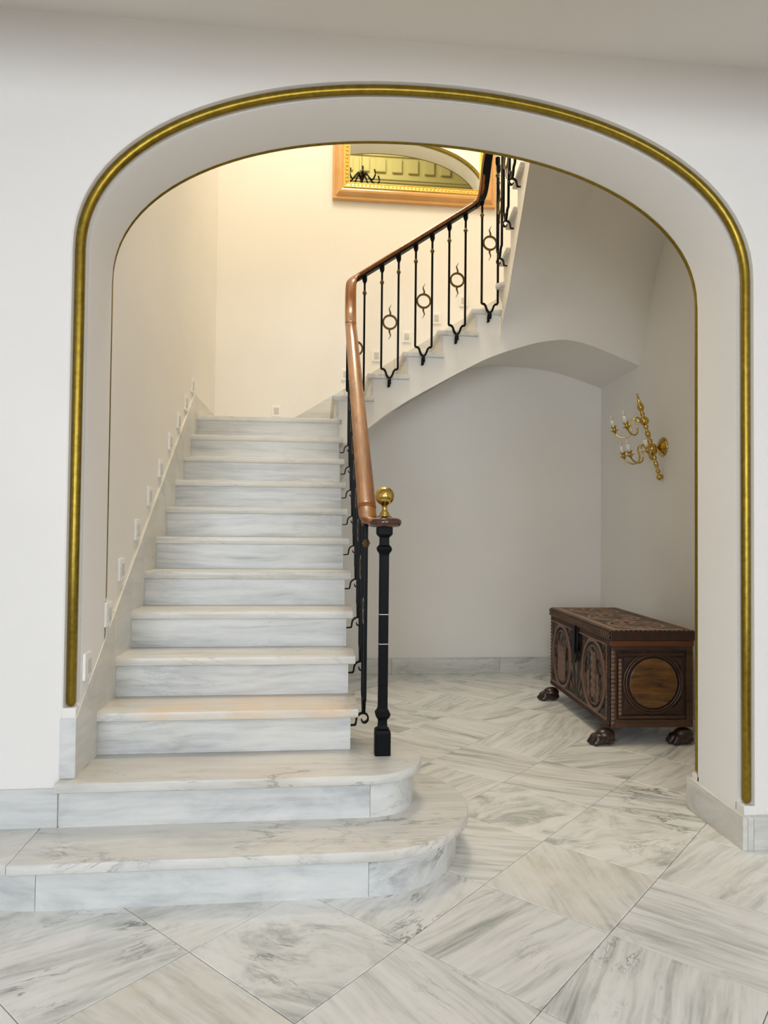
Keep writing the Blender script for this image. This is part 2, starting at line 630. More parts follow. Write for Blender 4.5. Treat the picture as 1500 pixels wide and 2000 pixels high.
AU = math.atan2(U.y, U.x); AV = math.atan2(V.y, V.x)
TILE = {(0, 0): dict(angle=PI / 2, cloud=0.45, warm=0.75, dark=0.05), (-1, 0): dict(angle=0.55, cloud=0.05, warm=0.2, dark=0.3),
        (-1, -1): dict(angle=0.9, cloud=0.6, warm=0.5, dark=1.0), (-2, -1): dict(angle=-0.5, cloud=0.9, warm=0.05, dark=0.9),
        (-2, 0): dict(angle=AV - 0.25, cloud=0.1, warm=0.35, dark=0.5), (-3, -1): dict(angle=AV, cloud=0.35, warm=0.7, dark=0.4),
        (-3, -2): dict(angle=0.45, cloud=0.4, warm=0.1, dark=1.3), (-2, -2): dict(angle=0.45, cloud=0.6, warm=0.5, dark=0.4),
        (0, 1): dict(angle=AV + 0.05, cloud=0.0, warm=0.15, dark=0.3), (-1, 1): dict(angle=0.95, cloud=0.1, warm=0.2, dark=0.8),
        (1, 0): dict(angle=0.2, cloud=0.95, warm=0.35, dark=0.5), (1, -1): dict(angle=0.3, cloud=0.95, warm=0.3, dark=0.4),
        (0, -1): dict(angle=-0.25, cloud=0.0, warm=0.35, dark=0.1), (2, -1): dict(angle=-0.45, cloud=0.0, warm=0.55, dark=0.2),
        (1, 1): dict(angle=0.6, cloud=0.15, warm=0.2, dark=0.3), (2, 0): dict(angle=-0.4, cloud=0.0, warm=0.45, dark=1.2),
        (3, -1): dict(angle=0.15, cloud=0.05, warm=0.3, dark=0.2)}


def proj(x, y, z):
    d = Vector((x, y, z - H)); zc = d.dot(fwd)
    if zc < 0.2:
        return None
    return 750 + F_PX * d.dot(r2) / zc, 1000 - F_PX * d.dot(u2) / zc


full_tile = tile_me([Vector((0, 0)), V.copy(), U + V, U.copy()])
full_tile.materials.append(MARB)
RT = random.Random(21)
for i in range(-9, 14):
    for j in range(-10, 10):
        o = O0 + U * i + V * j
        quad = [o, o + V, o + U + V, o + U]
        cx = sum(q.x for q in quad) / 4; cy = sum(q.y for q in quad) / 4
        ok = False
        for q in quad:
            p = proj(q.x, q.y, 0)
            if p and -420 < p[0] < 1900 and p[1] < 2450:
                ok = True
        if not ok or max(q.y for q in quad) < 1.2:
            continue
        if all(q.x < XS - 0.05 and q.y > 2.60 for q in quad) or all(q.y > 3.2 and q.x < XS for q in quad) or all(-1.3 < q.x < 0.3 and q.y > 2.62 and q.y < 3.4 for q in quad):
            continue
        if all(q.y > YF1 and (q.x > XW or q.x < -0.95) for q in quad) or min(q.y for q in quad) > YB or min(q.x for q in quad) > 4.0:
            continue
        cl = clip(quad, XW if cy > YF1 else 9, YB)
        if len(cl) < 3:
            continue
        if len(cl) == 4 and all((a - b).length < 1e-6 for a, b in zip(cl, quad)):
            t = link('tile', full_tile, MARB, floor, (o.x, o.y, 0))
        else:
            org = o.copy()
            me = tile_me([p - org for p in cl]); t = link('tile', me, MARB, floor, (o.x, o.y, 0))
        t.location.z = RT.uniform(-0.0006, 0.0004)
        kw = TILE.get((i, j))
        if kw is None:
            kw = dict(angle=RT.choice([AU, AV]) + RT.uniform(-0.22, 0.22), cloud=RT.choice([0.0, 0.05, 0.15, 0.7]), warm=RT.uniform(0.15, 0.5), dark=RT.choice([0, 0.2, 0.6]))
        vein(t, seed=RT.uniform(0, 10), **kw)

# ------------------------------------------------------------------ baseboards
bb = struct('baseboard_back', box_me('baseboard_back', XS, XW, YB - 0.010, YB, 0, 0.138), GROUT)
for x0, x1 in ((XS, 0.72), (0.722, 1.753), (1.756, XW)):
    vein(link('stone_slab', box_me('stone_slab', x0, x1, YB - 0.022, YB - 0.004, 0, 0.146, 0.002), MARB_SK, bb), dark=0.5)
bb = struct('baseboard_right', box_me('baseboard_right', XW - 0.008, XW, YF1, YB, 0, 0.138), GROUT)
for y0, y1 in ((YF1, 4.2), (4.203, 5.3), (5.303, YB - 0.02)):
    vein(link('stone_slab', box_me('stone_slab', XW - 0.02, XW - 0.004, y0, y1, 0, 0.146, 0.002), MARB_SK, bb), angle=PI / 2)
bb = struct('baseboard_front_right', box_me('baseboard_front_right', 1.862, 4.6, 2.785, 2.805, 0, 0.130), GROUT)
vein(link('stone_slab', box_me('stone_slab', 1.886, 4.6, 2.774, 2.80, 0, 0.140, 0.002), MARB_SK, bb), angle=0.1, warm=0.05)
vein(link('stone_slab', box_me('stone_slab', 1.858, 1.8835, 2.772, 2.80, 0, 0.140, 0.002), MARB_SK, bb), angle=0.1, cloud=0.8, warm=0.1)
vein(link('stone_slab', prism('stone_slab', [(2.774, 0), (3.222, 0), (3.222, 0.158), (2.774, 0.140)], 1.836, 1.8575, 'X', 0.002), MARB_SK, bb), angle=PI / 2, cloud=0.8, warm=0.3, seed=2.2)
bb = struct('baseboard_front_left', box_me('baseboard_front_left', -3.6, -0.992, 2.79, 2.803, 0, 0.325), GROUT)
vein(link('stone_slab', box_me('stone_slab', -2.2, -0.988, 2.786, 2.80, RI, RI + 0.150, 0.002), MARR, bb), angle=0.0, cloud=0.3, warm=0.02)
vein(link('stone_slab', box_me('stone_slab', -3.6, -2.203, 2.786, 2.80, 0, RI + 0.150, 0.002), MARB_SK, bb), angle=0.0, cloud=0.3, warm=0.02)

# raked skirting of the left wall
sk = struct('baseboard_stair', box_me('baseboard_stair', -0.960, -0.935, 2.86, 6.30, 0.2, 0.36), GROUT)


def zline(y):
    return 0.607 + (y - 2.803) * 0.7137


ycuts = [2.8005, 3.30, 3.80, 4.30, 4.80, 5.275]
for a, b_ in zip(ycuts, ycuts[1:]):
    b2 = b_ - 0.0015
    lo_a = 0.36 if a < 2.9 else zline(a) - 0.55; lo_b = zline(b_) - 0.55
    lo_a = max(lo_a, 0.36); lo_b = max(lo_b, 0.36)
    me = prism('stone_slab', [(a, lo_a), (b2, lo_b), (b2, zline(b2)), (a, zline(a))], -0.955, -0.9265, 'X', 0.003)
    vein(link('stone_slab', me, MARB_SK, sk), angle=PI / 2, cloud=0.5, warm=0.55, dark=0.1)
vein(link('stone_slab', box_me('stone_slab', -0.955, -0.9265, 5.2765, YB, 1.95, 2.372, 0.003), MARB_SK, sk), angle=PI / 2, cloud=0.4)
# the pale end of the skirting at the foot of the jamb
vein(link('stone_slab', box_me('stone_slab', -0.987, -0.9262, 2.794, 2.7995, 2 * RI, 0.606, 0.003), MARR, sk), angle=0.4, cloud=0.7, warm=0.05, dark=0.1)
# raked skirting of the rear wall
skb = struct('baseboard_landing', box_me('baseboard_landing', -0.92, 0.10, YB - 0.006, YB + 0.01, 2.0, 2.22), GROUT)


def zlb(x):
    return 2.439 + (x + 0.117) * 0.627


xc = [-0.93, -0.23, 0.25, 0.72, 1.20, 1.75]
for a, b_ in zip(xc, xc[1:]):
    b2 = b_ - 0.0015
    za = 2.372 if a < -0.2 else zlb(a); zb = 2.372 if b_ < -0.2 else zlb(b2)
    me = prism('stone_slab', [(a, min(za, zb) - 0.50), (b2, zb - 0.50), (b2, zb), (a, za)], YB - 0.014, YB + 0.006, 'Y', 0.003)
    vein(link('stone_slab', me, MARB_SK, skb), cloud=0.3, warm=0.3, dark=0.1)

# ------------------------------------------------------------------ staircase
stair = empty('staircase', (-0.3, 3.4, 0), 'white marble staircase with rounded lower steps turning right at a landing', 'staircase')
stair_off = Vector((-0.3, 3.4, 0))


def part(name, me, mat, parent, **kw):
    o = link(name, me, mat, parent)
    if parent.parent is None:
        o.location = -Vector(parent.location)
    if kw:
        vein(o, **kw)
    return o


def arc(cx, cy, r, a0, a1, n):
    return [(cx + r * math.cos(math.radians(a0 + (a1 - a0) * i / n)), cy + r * math.sin(math.radians(a0 + (a1 - a0) * i / n))) for i in range(n + 1)]


def strip(name, path, z0, z1, th):
    """upright slab following a plan path, thickness th to the left of the path"""
    n = len(path); P = [Vector(p) for p in path]; inner = []
    for i in range(n):
        t = (P[min(i + 1, n - 1)] - P[max(i - 1, 0)]).normalized()
        inner.append(P[i] + Vector((-t.y, t.x)) * th)
    vs = [(p.x, p.y, z) for z in (z0, z1) for p in P] + [(p.x, p.y, z) for z in (z0, z1) for p in inner]
    fs = []
    for i in range(n - 1):
        fs += [(i, i + 1, n + i + 1, n + i), (2 * n + i, 3 * n + i, 3 * n + i + 1, 2 * n + i + 1), (n + i, n + i + 1, 3 * n + i + 1, 3 * n + i), (i, 2 * n + i, 2 * n + i + 1, i + 1)]
    fs += [(0, n, 3 * n, 2 * n), (n - 1, 3 * n - 1, 4 * n - 1, 2 * n - 1)]
    me = mesh(name, vs, fs); fix(me)
    if n > 4:
        for p in me.polygons:
            p.use_smooth = abs(p.normal.z) < 0.5
        try:
            me.set_sharp_from_angle(angle=math.radians(40))
        except Exception:
            pass
    return me


def slab(name, pts, z0, z1):
    """tread slab with an eased edge all round"""
    n = len(pts); P = [Vector(p) for p in pts]
    if sum(P[i].x * P[(i + 1) % n].y - P[(i + 1) % n].x * P[i].y for i in range(n)) < 0:
        P = P[::-1]
    e = 0.004

    def ins(d):
        out = []
        for i in range(n):
            a, b, c = P[i - 1], P[i], P[(i + 1) % n]
            t1 = (b - a).normalized(); t2 = (c - b).normalized()
            n1 = Vector((-t1.y, t1.x)); n2 = Vector((-t2.y, t2.x))
            out.append(b + (n1 + n2) * (d / max(1 + n1.dot(n2), 0.4)))
        return out
    I = ins(e)
    I2 = ins(e * 0.3)
    rings = [(I, z0), (P, z0 + e), (P, z1 - e), (I2, z1 - e * 0.3), (I, z1)]
    vs = [(p.x, p.y, z) for r, z in rings for p in r]
    fs = [tuple(range(n))[::-1], tuple(range(4 * n, 5 * n))]
    for k in range(4):
        for i in range(n):
            j = (i + 1) % n
            fs.append((k * n + i, k * n + j, (k + 1) * n + j, (k + 1) * n + i))
    me = mesh(name, vs, fs); fix(me)
    for p in me.polygons:
        p.use_smooth = len(p.vertices) == 4
    try:
        me.set_sharp_from_angle(angle=math.radians(50))
    except Exception:
        pass
    return me


# step 1 (rounded at both ends)
N1 = 2.495
t1 = [(-1.05, N1)] + arc(0.215, N1 + 0.45, 0.45, -90, 92, 26) + [(XS, 3.396), (-0.3, 3.396), (-1.05, 3.0)]
part('tread', slab('tread', t1, RI - TH, RI), MART, stair, cloud=0.3, warm=0.22, dark=0.9, seed=3.3)
t1l = [(-1.052, N1), (-1.052, 2.99), (-1.37, 2.99)] + arc(-0.97, N1 + 0.45, 0.45, 185, 255, 10)
part('tread', slab('tread', t1l, RI - TH, RI), MART, stair, angle=0.5, cloud=0.6, warm=0.1)
Q1 = 2.541
part('riser', strip('riser', arc(-0.97, Q1 + 0.404, 0.404, 200, 270, 10), 0, RI - TH, 0.02), MARR, stair, cloud=0.6, warm=0.1)
part('riser', strip('riser', [(-0.968, Q1), (0.2105, Q1)], 0, RI - TH, 0.02), MARR, stair, angle=0.12, cloud=0.4, warm=0.08, dark=0.1)
part('riser', strip('riser', arc(0.212, Q1 + 0.404, 0.404, -90, -36, 12), 0, RI - TH, 0.02), MARR, stair, cloud=0.9, warm=0.35, dark=1.3)
part('riser', strip('riser', arc(0.212, Q1 + 0.404, 0.404, -35.6, 93, 22), 0, RI - TH, 0.02), MARR, stair, cloud=0.8, warm=0.6, dark=0.8)
# step 2
N2 = 2.743
t2 = [(-0.986, N2)] + arc(0.225, N2 + 0.247, 0.247, -90, 95, 22) + [(XS, 3.25), (-0.94, 3.25), (-0.94, 2.797), (-0.986, 2.797)]
part('tread', slab('tread', t2, 2 * RI - TH, 2 * RI), MART, stair, cloud=0.25, warm=0.3, dark=0.8, seed=6.1)
Q2 = 2.789
part('riser', strip('riser', [(-0.981, Q2), (0.2335, Q2)], RI, 2 * RI - TH, 0.02), MARR, stair, angle=0.1, cloud=0.35, warm=0.12, dark=0.05)
part('riser', strip('riser', arc(0.235, Q2 + 0.203, 0.203, -90, 100, 20), RI, 2 * RI - TH, 0.02), MARR, stair, cloud=0.8, warm=0.5, dark=0.3)
# straight steps
for k in range(3, 12):
    y0 = D0 + k * T
    pts = [(XL + 0.003, y0), (XR, y0), (XR, y0 + T + 0.03), (XL + 0.003, y0 + T + 0.03)]
    part('tread', slab('tread', pts, k * RI - TH, k * RI), MART, stair, angle=0.0, cloud=0.15 + 0.1 * R_.random(), warm=1.7 if k == 3 else R_.uniform(0.15, 0.4), dark=0.35)
for k in range(3, 13):
    y0 = D0 + k * T + NO
    part('riser', box_me('riser', XL + 0.003, XS + 0.001, y0, y0 + 0.02, (k - 1) * RI + 0.0005, k * RI - TH), MARR, stair, angle=0.0, cloud=0.05, warm=0.35 if k == 3 else 0.1, dark=0.2)
# landing
pts = [(XL + 0.003, Y2), (0.165, Y2)] + arc(0.165, Y2 + 0.03, 0.03, -80, 0, 4) + [(0.195, YB - 0.013), (XL + 0.003, YB - 0.013)]
part('tread', slab('tread', pts, 12 * RI - TH, 12 * RI), MART, stair, cloud=0.3, warm=0.3)
# second flight
XN = {13: 0.115, 14: 0.396, 15: 0.677, 16: 0.960, 17: 1.241, 18: 1.50}
for k in range(13, 18):
    x0, x1 = XN[k], min(XN[k] + 0.338, 1.500 if k == 17 else 9)
    if k == 17:
        x1 = 1.495
    part('tread', slab('tread', [(x0, Y2), (x1, Y2), (x1, YB - 0.013), (x0, YB - 0.013)], k * RI - TH, k * RI), MART, stair, angle=PI / 2, cloud=0.3, warm=0.35)
for k in range(14, 18):
    x0 = XN[k] + 0.03
    part('riser', box_me('riser', x0, x0 + 0.02, YS2 - 0.004, YB - 0.013, (k - 1) * RI + 0.0005, k * RI - TH), MART, stair, angle=PI / 2, cloud=0.2, warm=0.3)
part('riser', box_me('riser', XN[13] + 0.03, XN[13] + 0.05, YS2 - 0.004, YB - 0.013, 12 * RI + 0.0005, 13 * RI - TH), MART, stair, angle=PI / 2, cloud=0.2, warm=0.3)

# inner edge of the third flight's soffit (x, y, z), rising towards the viewer
LE = [(1.478, YS2 + 0.001, 2.790), (1.482, YS2 - 0.001, 2.880), (1.484, 5.400, 2.975), (1.470, 5.235, 3.105), (1.461, 5.10, 3.20), (1.443, 4.887, 3.395 - 0.05 + 0.05), (1.421, 4.69, 3.535), (1.401, 4.52, 3.655), (1.383, 4.365, 3.768), (1.30, 3.75, 4.21), (1.24, 3.215, 4.60)]


def lx(y):
    tab = sorted([(p[1], p[0]) for p in LE[2:]])
    return lerp_tab(tab, y)


third = {18: (5.25, 5.39), 19: (5.05, 5.34), 20: (4.775, 5.085), 21: (4.515, 4.825), 22: (4.255, 4.565), 23: (3.995, 4.305)}
for k, (ya, yb) in third.items():
    if k == 18:
        pts = [(1.475 - 0.06, 5.32), (1.475, 5.245), (1.80, 5.30), (1.80, 5.75), (1.60, 5.75)]
    else:
        pts = [(lx(ya) - 0.030, ya), (lx(ya) + 0.26, ya), (lx(yb) + 0.26, yb), (lx(yb) - 0.030, yb)]
    part('tread', slab('tread', pts, k * RI - TH, k * RI), MART, stair, angle=0, cloud=0.3, warm=0.4)

# first flight body (plaster sides under the steps)
pts = [(2.86, 0)]
pts += [(2.86, 2 * RI - TH)]
for k in range(3, 13):
    y0 = D0 + k * T + NO + 0.012
    pts += [(y0, (k - 1) * RI - TH + 0.001), (y0, k * RI - TH + 0.001)]
pts += [(YB - 0.02, 12 * RI - TH + 0.001), (YB - 0.02, 0)]
part('stringer', prism('stringer', pts, XL + 0.01, XS, 'X'), PL, stair)

# second flight: string face, vault below
ZF = [(0.165, 1.985), (0.409, 2.164), (0.572, 2.292), (0.736, 2.399), (0.943, 2.521), (1.152, 2.64), (1.362, 2.752), (1.478, 2.800), (1.575, 2.836), (1.79, 2.903), (1.963, 2.934), (2.05, 2.941), (2.224, 2.923), (2.445, 2.865), (2.6, 2.822), (XW, 2.780)]
ZB = [(0.165, 1.70), (0.485, 2.19), (0.677, 2.428), (0.871, 2.614), (1.116, 2.778), (1.363, 2.875), (1.613, 2.927), (1.865, 2.932), (2.12, 2.915), (2.376, 2.868), (XW, 2.748)]


def smooth_tab(tab, x):
    # cubic (Catmull-Rom) interpolation of a table
    n = len(tab)
    i = max(0, min(n - 2, next((k for k in range(n - 1) if tab[k + 1][0] >= x), n - 2)))
    x0, y0 = tab[i]; x1, y1 = tab[i + 1]
    m0 = (tab[i + 1][1] - tab[max(i - 1, 0)][1]) / (tab[i + 1][0] - tab[max(i - 1, 0)][0])
    j = min(i + 2, n - 1)
    m1 = (tab[j][1] - tab[i][1]) / (tab[j][0] - tab[i][0])
    h = x1 - x0; t = (x - x0) / h
    return (2 * t ** 3 - 3 * t ** 2 + 1) * y0 + (t ** 3 - 2 * t ** 2 + t) * h * m0 + (-2 * t ** 3 + 3 * t ** 2) * y1 + (t ** 3 - t ** 2) * h * m1


def yfront(x):
    return YS2 if x < 1.9 else YS2 + 0.15 * ((x - 1.9) / (XW - 1.9)) ** 1.5


def topz(x):
    z = 12 * RI - TH
    for k in range(13, 18):
        if x >= XN[k] + 0.03:
            z = k * RI - TH
    return z


xs = sorted(set([XS + (1.478 - XS) * i / 26 for i in range(27)] + [XN[k] + 0.03 for k in range(13, 18)]))
vs, fs = [], []
for a, b_ in zip(xs, xs[1:]):
    zt = topz((a + b_) / 2) + 0.002
    k = len(vs); vs += [(a, YS2, smooth_tab(ZF, a)), (b_, YS2, smooth_tab(ZF, b_)), (b_, YS2, zt), (a, YS2, zt)]
    fs.append((k, k + 1, k + 2, k + 3))
part('string_face', fix(mesh('string_face', vs, fs), True), PLW, stair)
# vault
nx, ny = 56, 12
vs, fs = [], []
for i in range(nx + 1):
    x = XS + (XW - XS) * i / nx
    za, zb = smooth_tab(ZF, x), smooth_tab(ZB, x)
    ya = yfront(x)
    for j in range(ny + 1):
        f = j / ny
        vs.append((x, ya + (YB - ya) * f, za + (zb - za) * f))
for i in range(nx):
    for j in range(ny):
        a = i * (ny + 1) + j
        fs.append((a, a + 1, a + ny + 2, a + ny + 1))
part('vault', mesh('vault', vs, fs, True), PLW, stair)
# soffit of the third flight
REDGE = [(5.573, 2.780), (5.55, 2.86), (5.505, 3.00), (5.42, 3.22), (5.30, 3.46), (5.168, 3.665), (5.0, 3.87), (4.82, 4.05), (4.6, 4.22), (3.9, 4.72), (3.215, 5.2)]
NV = 40


def resample(P, n):
    P = spline(P, 8)
    L = [0]
    for a, b_ in zip(P, P[1:]):
        L.append(L[-1] + (b_ - a).length)
    out = []
    for i in range(n + 1):
        d = L[-1] * i / n
        k = max(j for j in range(len(L)) if L[j] <= d + 1e-9); k = min(k, len(P) - 2)
        f = (d - L[k]) / max(L[k + 1] - L[k], 1e-9)
        out.append(P[k] + (P[k + 1] - P[k]) * f)
    return out


LS = resample(LE, NV); RS = resample([(XW, y, z) for y, z in REDGE], NV)
NU = 30
vs, fs = [], []
for i in range(NU + 1):
    u = i / NU
    x = LE[0][0] + (XW - LE[0][0]) * u
    A = Vector((x, yfront(x), smooth_tab(ZF, x)))
    for v in range(NV + 1):
        S = A + (LS[v] - LS[0]) * (1 - u) + (RS[v] - RS[0]) * u
        vs.append(S)
for i in range(NU):
    for j in range(NV):
        a = i * (NV + 1) + j
        fs.append((a, a + 1, a + NV + 2, a + NV + 1))
part('soffit', mesh('soffit', vs, fs, True), PLW, stair)
# string face of the third flight (looks left)
vs, fs = [], []


def top3(y):
    z = 17 * RI
    if y < 5.36:
        z = 18 * RI
    for k in range(19, 24):
        if y < third[k][1] - 0.05:
            z = k * RI
    return z - TH + 0.002


ysamp = sorted(set([5.415 - (5.415 - 3.95) * i / 50 for i in range(51)] + [5.36] + [third[k][1] - 0.05 for k in range(19, 24)]), reverse=True)
ltab = sorted([(p.y, p.z) for p in LS if p.y < YS2 - 0.002])
for a, b_ in zip(ysamp, ysamp[1:]):
    zt = top3((a + b_) / 2)
    k = len(vs)
    vs += [(lx(a), a, lerp_tab(ltab, a)), (lx(b_), b_, lerp_tab(ltab, b_)), (lx(b_), b_, max(zt, lerp_tab(ltab, b_))), (lx(a), a, max(zt, lerp_tab(ltab, a)))]
    fs.append((k, k + 1, k + 2, k + 3))
part('string_face', fix(mesh('string_face', vs, fs), True), PLW, stair)

# ------------------------------------------------------------------ railing
NX, NY = 0.303, 3.005
rail = empty('stair_railing', (NX, NY, 2 * RI), 'black iron stair railing with mahogany handrail, bronze rings and brass ball on newel', 'railing')
flight1 = [(0.229, 3.075, 1.447), (0.231, 3.30, 1.609), (0.237, 4.2, 2.250), (0.242, 5.0, 2.822)]
ramp1 = [(0.243, 5.10, 2.905), (0.245, 5.185, 3.005), (0.247, 5.235, 3.105), (0.249, 5.268, 3.205), (0.256, 5.30, 3.285), (0.275, 5.335, 3.328), (0.310, 5.353, 3.357)]
flight2 = [(0.36, 5.355, 3.390), (0.80, 5.355, 3.685), (1.20, 5.355, 3.955)]
ramp2 = [(1.25, 5.352, 3.990), (1.285, 5.342, 4.022), (1.308, 5.320, 4.075), (1.318, 5.29, 4.16), (1.322, 5.25, 4.27), (1.332, 5.19, 4.39), (1.35, 5.10, 4.50)]
flight3 = [(1.385, 4.90, 4.66), (1.35, 4.50, 4.945), (1.29, 4.0, 5.30)]
rp = spline(flight1 + ramp1 + flight2 + ramp2 + flight3, 6)
sides = []
for i, p in enumerate(rp):
    a = rp[max(0, i - 3)]; b_ = rp[min(len(rp) - 1, i + 3)]
    t = b_ - a
    s = Vector((t.y, -t.x, 0))
    sides.append(s.normalized())
for _ in range(3):
    sides = [(sides[max(0, i - 1)] + s + sides[min(len(sides) - 1, i + 1)]).normalized() for i, s in enumerate(sides)]
prof = [(0.027, -0.014), (0.032, -0.009), (0.038, 0.000), (0.0425, 0.008), (0.039, 0.014), (0.028, 0.0205), (0.012, 0.0245), (0, 0.025)]
prof = prof + [(-s, u) for s, u in prof[-2::-1]]
hr = part('handrail', sweep('handrail', rp, prof, sides=sides), RAILW, rail)
# lower end of the rail turning to the newel disc
endp = spline([(0.229, 3.080, 1.450), (0.229, 3.045, 1.424), (0.231, 3.015, 1.404), (0.240, 2.997, 1.394), (0.268, 2.995, 1.391), (0.300, 3.003, 1.391)], 5)
es = []
for i, p in enumerate(endp):
    t = (endp[max(0, i - 1)] - endp[min(len(endp) - 1, i + 1)])
    es.append(Vector((t.y, -t.x, 0)).normalized())
eprof = [(s * 0.98, u * 0.98) for s, u in prof]
part('rail_end', sweep('rail_end', endp[::-1], eprof, sides=es[::-1], scales=[0.62 + 0.36 * min(1, i / 12) for i in range(len(endp))]), RAILW, rail)
part('rail_bar', sweep('rail_bar', [p + Vector((0, 0, -0.0205)) for p in rp], sq(0.032, 0.0075), sides=sides, smooth=False), IRON, rail)  # flat bar, widened so its black stands in for the rail's shaded underside

# newel post
def sqlathe(name, prof_):
    vs, fs = [], []
    for h, z in prof_:
        c = h * 0.14
        ring = [(-h + c, -h), (h - c, -h), (h, -h + c), (h, h - c), (h - c, h), (-h + c, h), (-h, h - c), (-h, -h + c)]
        vs += [(NX + x, NY + y, z) for x, y in ring]
    for i in range(len(prof_) - 1):
        for k in range(8):
            k2 = (k + 1) % 8
            fs.append((i * 8 + k, i * 8 + k2, (i + 1) * 8 + k2, (i + 1) * 8 + k))
    n = len(prof_)
    fs.append(tuple(range(8))[::-1]); fs.append(tuple((n - 1) * 8 + k for k in range(8)))
    me = mesh(name, vs, fs); return fix(me)


Z0 = 2 * RI
newel = part('newel_post', sqlathe('newel_post', [(0.0345, Z0), (0.0345, 0.468), (0.031, 0.480), (0.022, 0.486), (0.0195, 0.500), (0.0195, 0.523), (0.026, 0.532), (0.032, 0.543), (0.032, 0.552), (0.026, 0.561), (0.021, 0.572), (0.0205, 0.60), (0.0205, 1.245), (0.022, 1.252), (0.029, 1.262), (0.0325, 1.272), (0.029, 1.282), (0.0215, 1.290), (0.0205, 1.30), (0.0205, 1.322), (0.028, 1.330), (0.034, 1.338), (0.034, 1.369)]), IRON, rail)
C0 = (NX, NY, 0)
newel_cap = link('disc_cap', lathe_me('disc_cap', [(0.045, 1.368), (0.066, 1.371), (0.074, 1.380), (0.077, 1.391), (0.074, 1.401), (0.062, 1.409), (0.034, 1.412), (0.030, 1.418)], 32, C0), DARKW, newel)
link('ball_finial', lathe_me('ball_finial', [(0.026, 1.416), (0.026, 1.421), (0.020, 1.426), (0.021, 1.431), (0.014, 1.440), (0.0105, 1.452), (0.012, 1.462), (0.016, 1.467)] + [(0.0425 * math.sin(a), 1.507 - 0.0425 * math.cos(a)) for a in [math.radians(d) for d in range(26, 180, 9)]] + [(0.002, 1.5495)], 28, C0), BRASS, newel)
for zc in (0.985, 0.855):
    link('worn_mark', sqlathe('worn_mark', [(0.0206, zc - 0.0016), (0.0208, zc), (0.0206, zc + 0.0016)]), LENS, newel)

TAB1 = sorted([(p.y, p.z) for p in rp if p.y < 5.2 and p.x < 0.5])
TAB2 = sorted([(p.x, p.z) for p in rp if 0.26 < p.x < 1.30 and p.y > 5.3])
TAB3 = sorted([(p.y, p.z) for p in rp if p.x > 1.32 and p.y < 5.2])


def ring_me(name, c, ax, nrm):
    """bronze ring with two wavy flames; c centre, ax horizontal in-plane axis, nrm normal"""
    c, ax, nrm = Vector(c), Vector(ax), Vector(nrm); z = Vector((0, 0, 1))
    n = 26
    vs, fs = [], []
    sec = [(0.0615, 0.006), (0.0615, -0.006), (0.0465, -0.006), (0.0465, 0.006)]
    for k in range(n):
        a = 2 * PI * k / n
        d = ax * math.cos(a) + z * math.sin(a)
        for r, h in sec:
            vs.append(c + d * r + nrm * h)
    for k in range(n):
        k2 = (k + 1) % n
        for q in range(4):
            q2 = (q + 1) % 4
            fs.append((k * 4 + q, k2 * 4 + q, k2 * 4 + q2, k * 4 + q2))
    for sgn in (1, -1):
        st = len(vs); m = 12
        for i in range(m + 1):
            f = i / m
            w_ = 0.0075 * (1 - f) ** 0.8 + 0.0008
            dx = 0.006 * math.sin(f * 2.6 * PI) * (0.4 + f) * sgn
            p = c + z * sgn * (0.054 + 0.088 * f) + ax * dx
            vs += [p - ax * w_ + nrm * 0.003, p + ax * w_ + nrm * 0.003, p + ax * w_ - nrm * 0.003, p - ax * w_ - nrm * 0.003]
        for i in range(m):
            for q in range(4):
                q2 = (q + 1) % 4
                fs.append((st + i * 4 + q, st + i * 4 + q2, st + (i + 1) * 4 + q2, st + (i + 1) * 4 + q))
        fs.append((st, st + 3, st + 2, st + 1)); fs.append(tuple(st + m * 4 + q for q in range(4)))
    return fix(mesh(name, vs, fs))


def diamond_me(name, c, h=0.018, r0=0.0095, r1=0.019):
    return lathe_me(name, [(r0, -h), (r0 + 0.003, -h * 0.7), (r1 * 0.8, -0.004), (r1, 0), (r1 * 0.8, 0.004), (r0 + 0.003, h * 0.7), (r0, h)], 8, c, smooth=False)


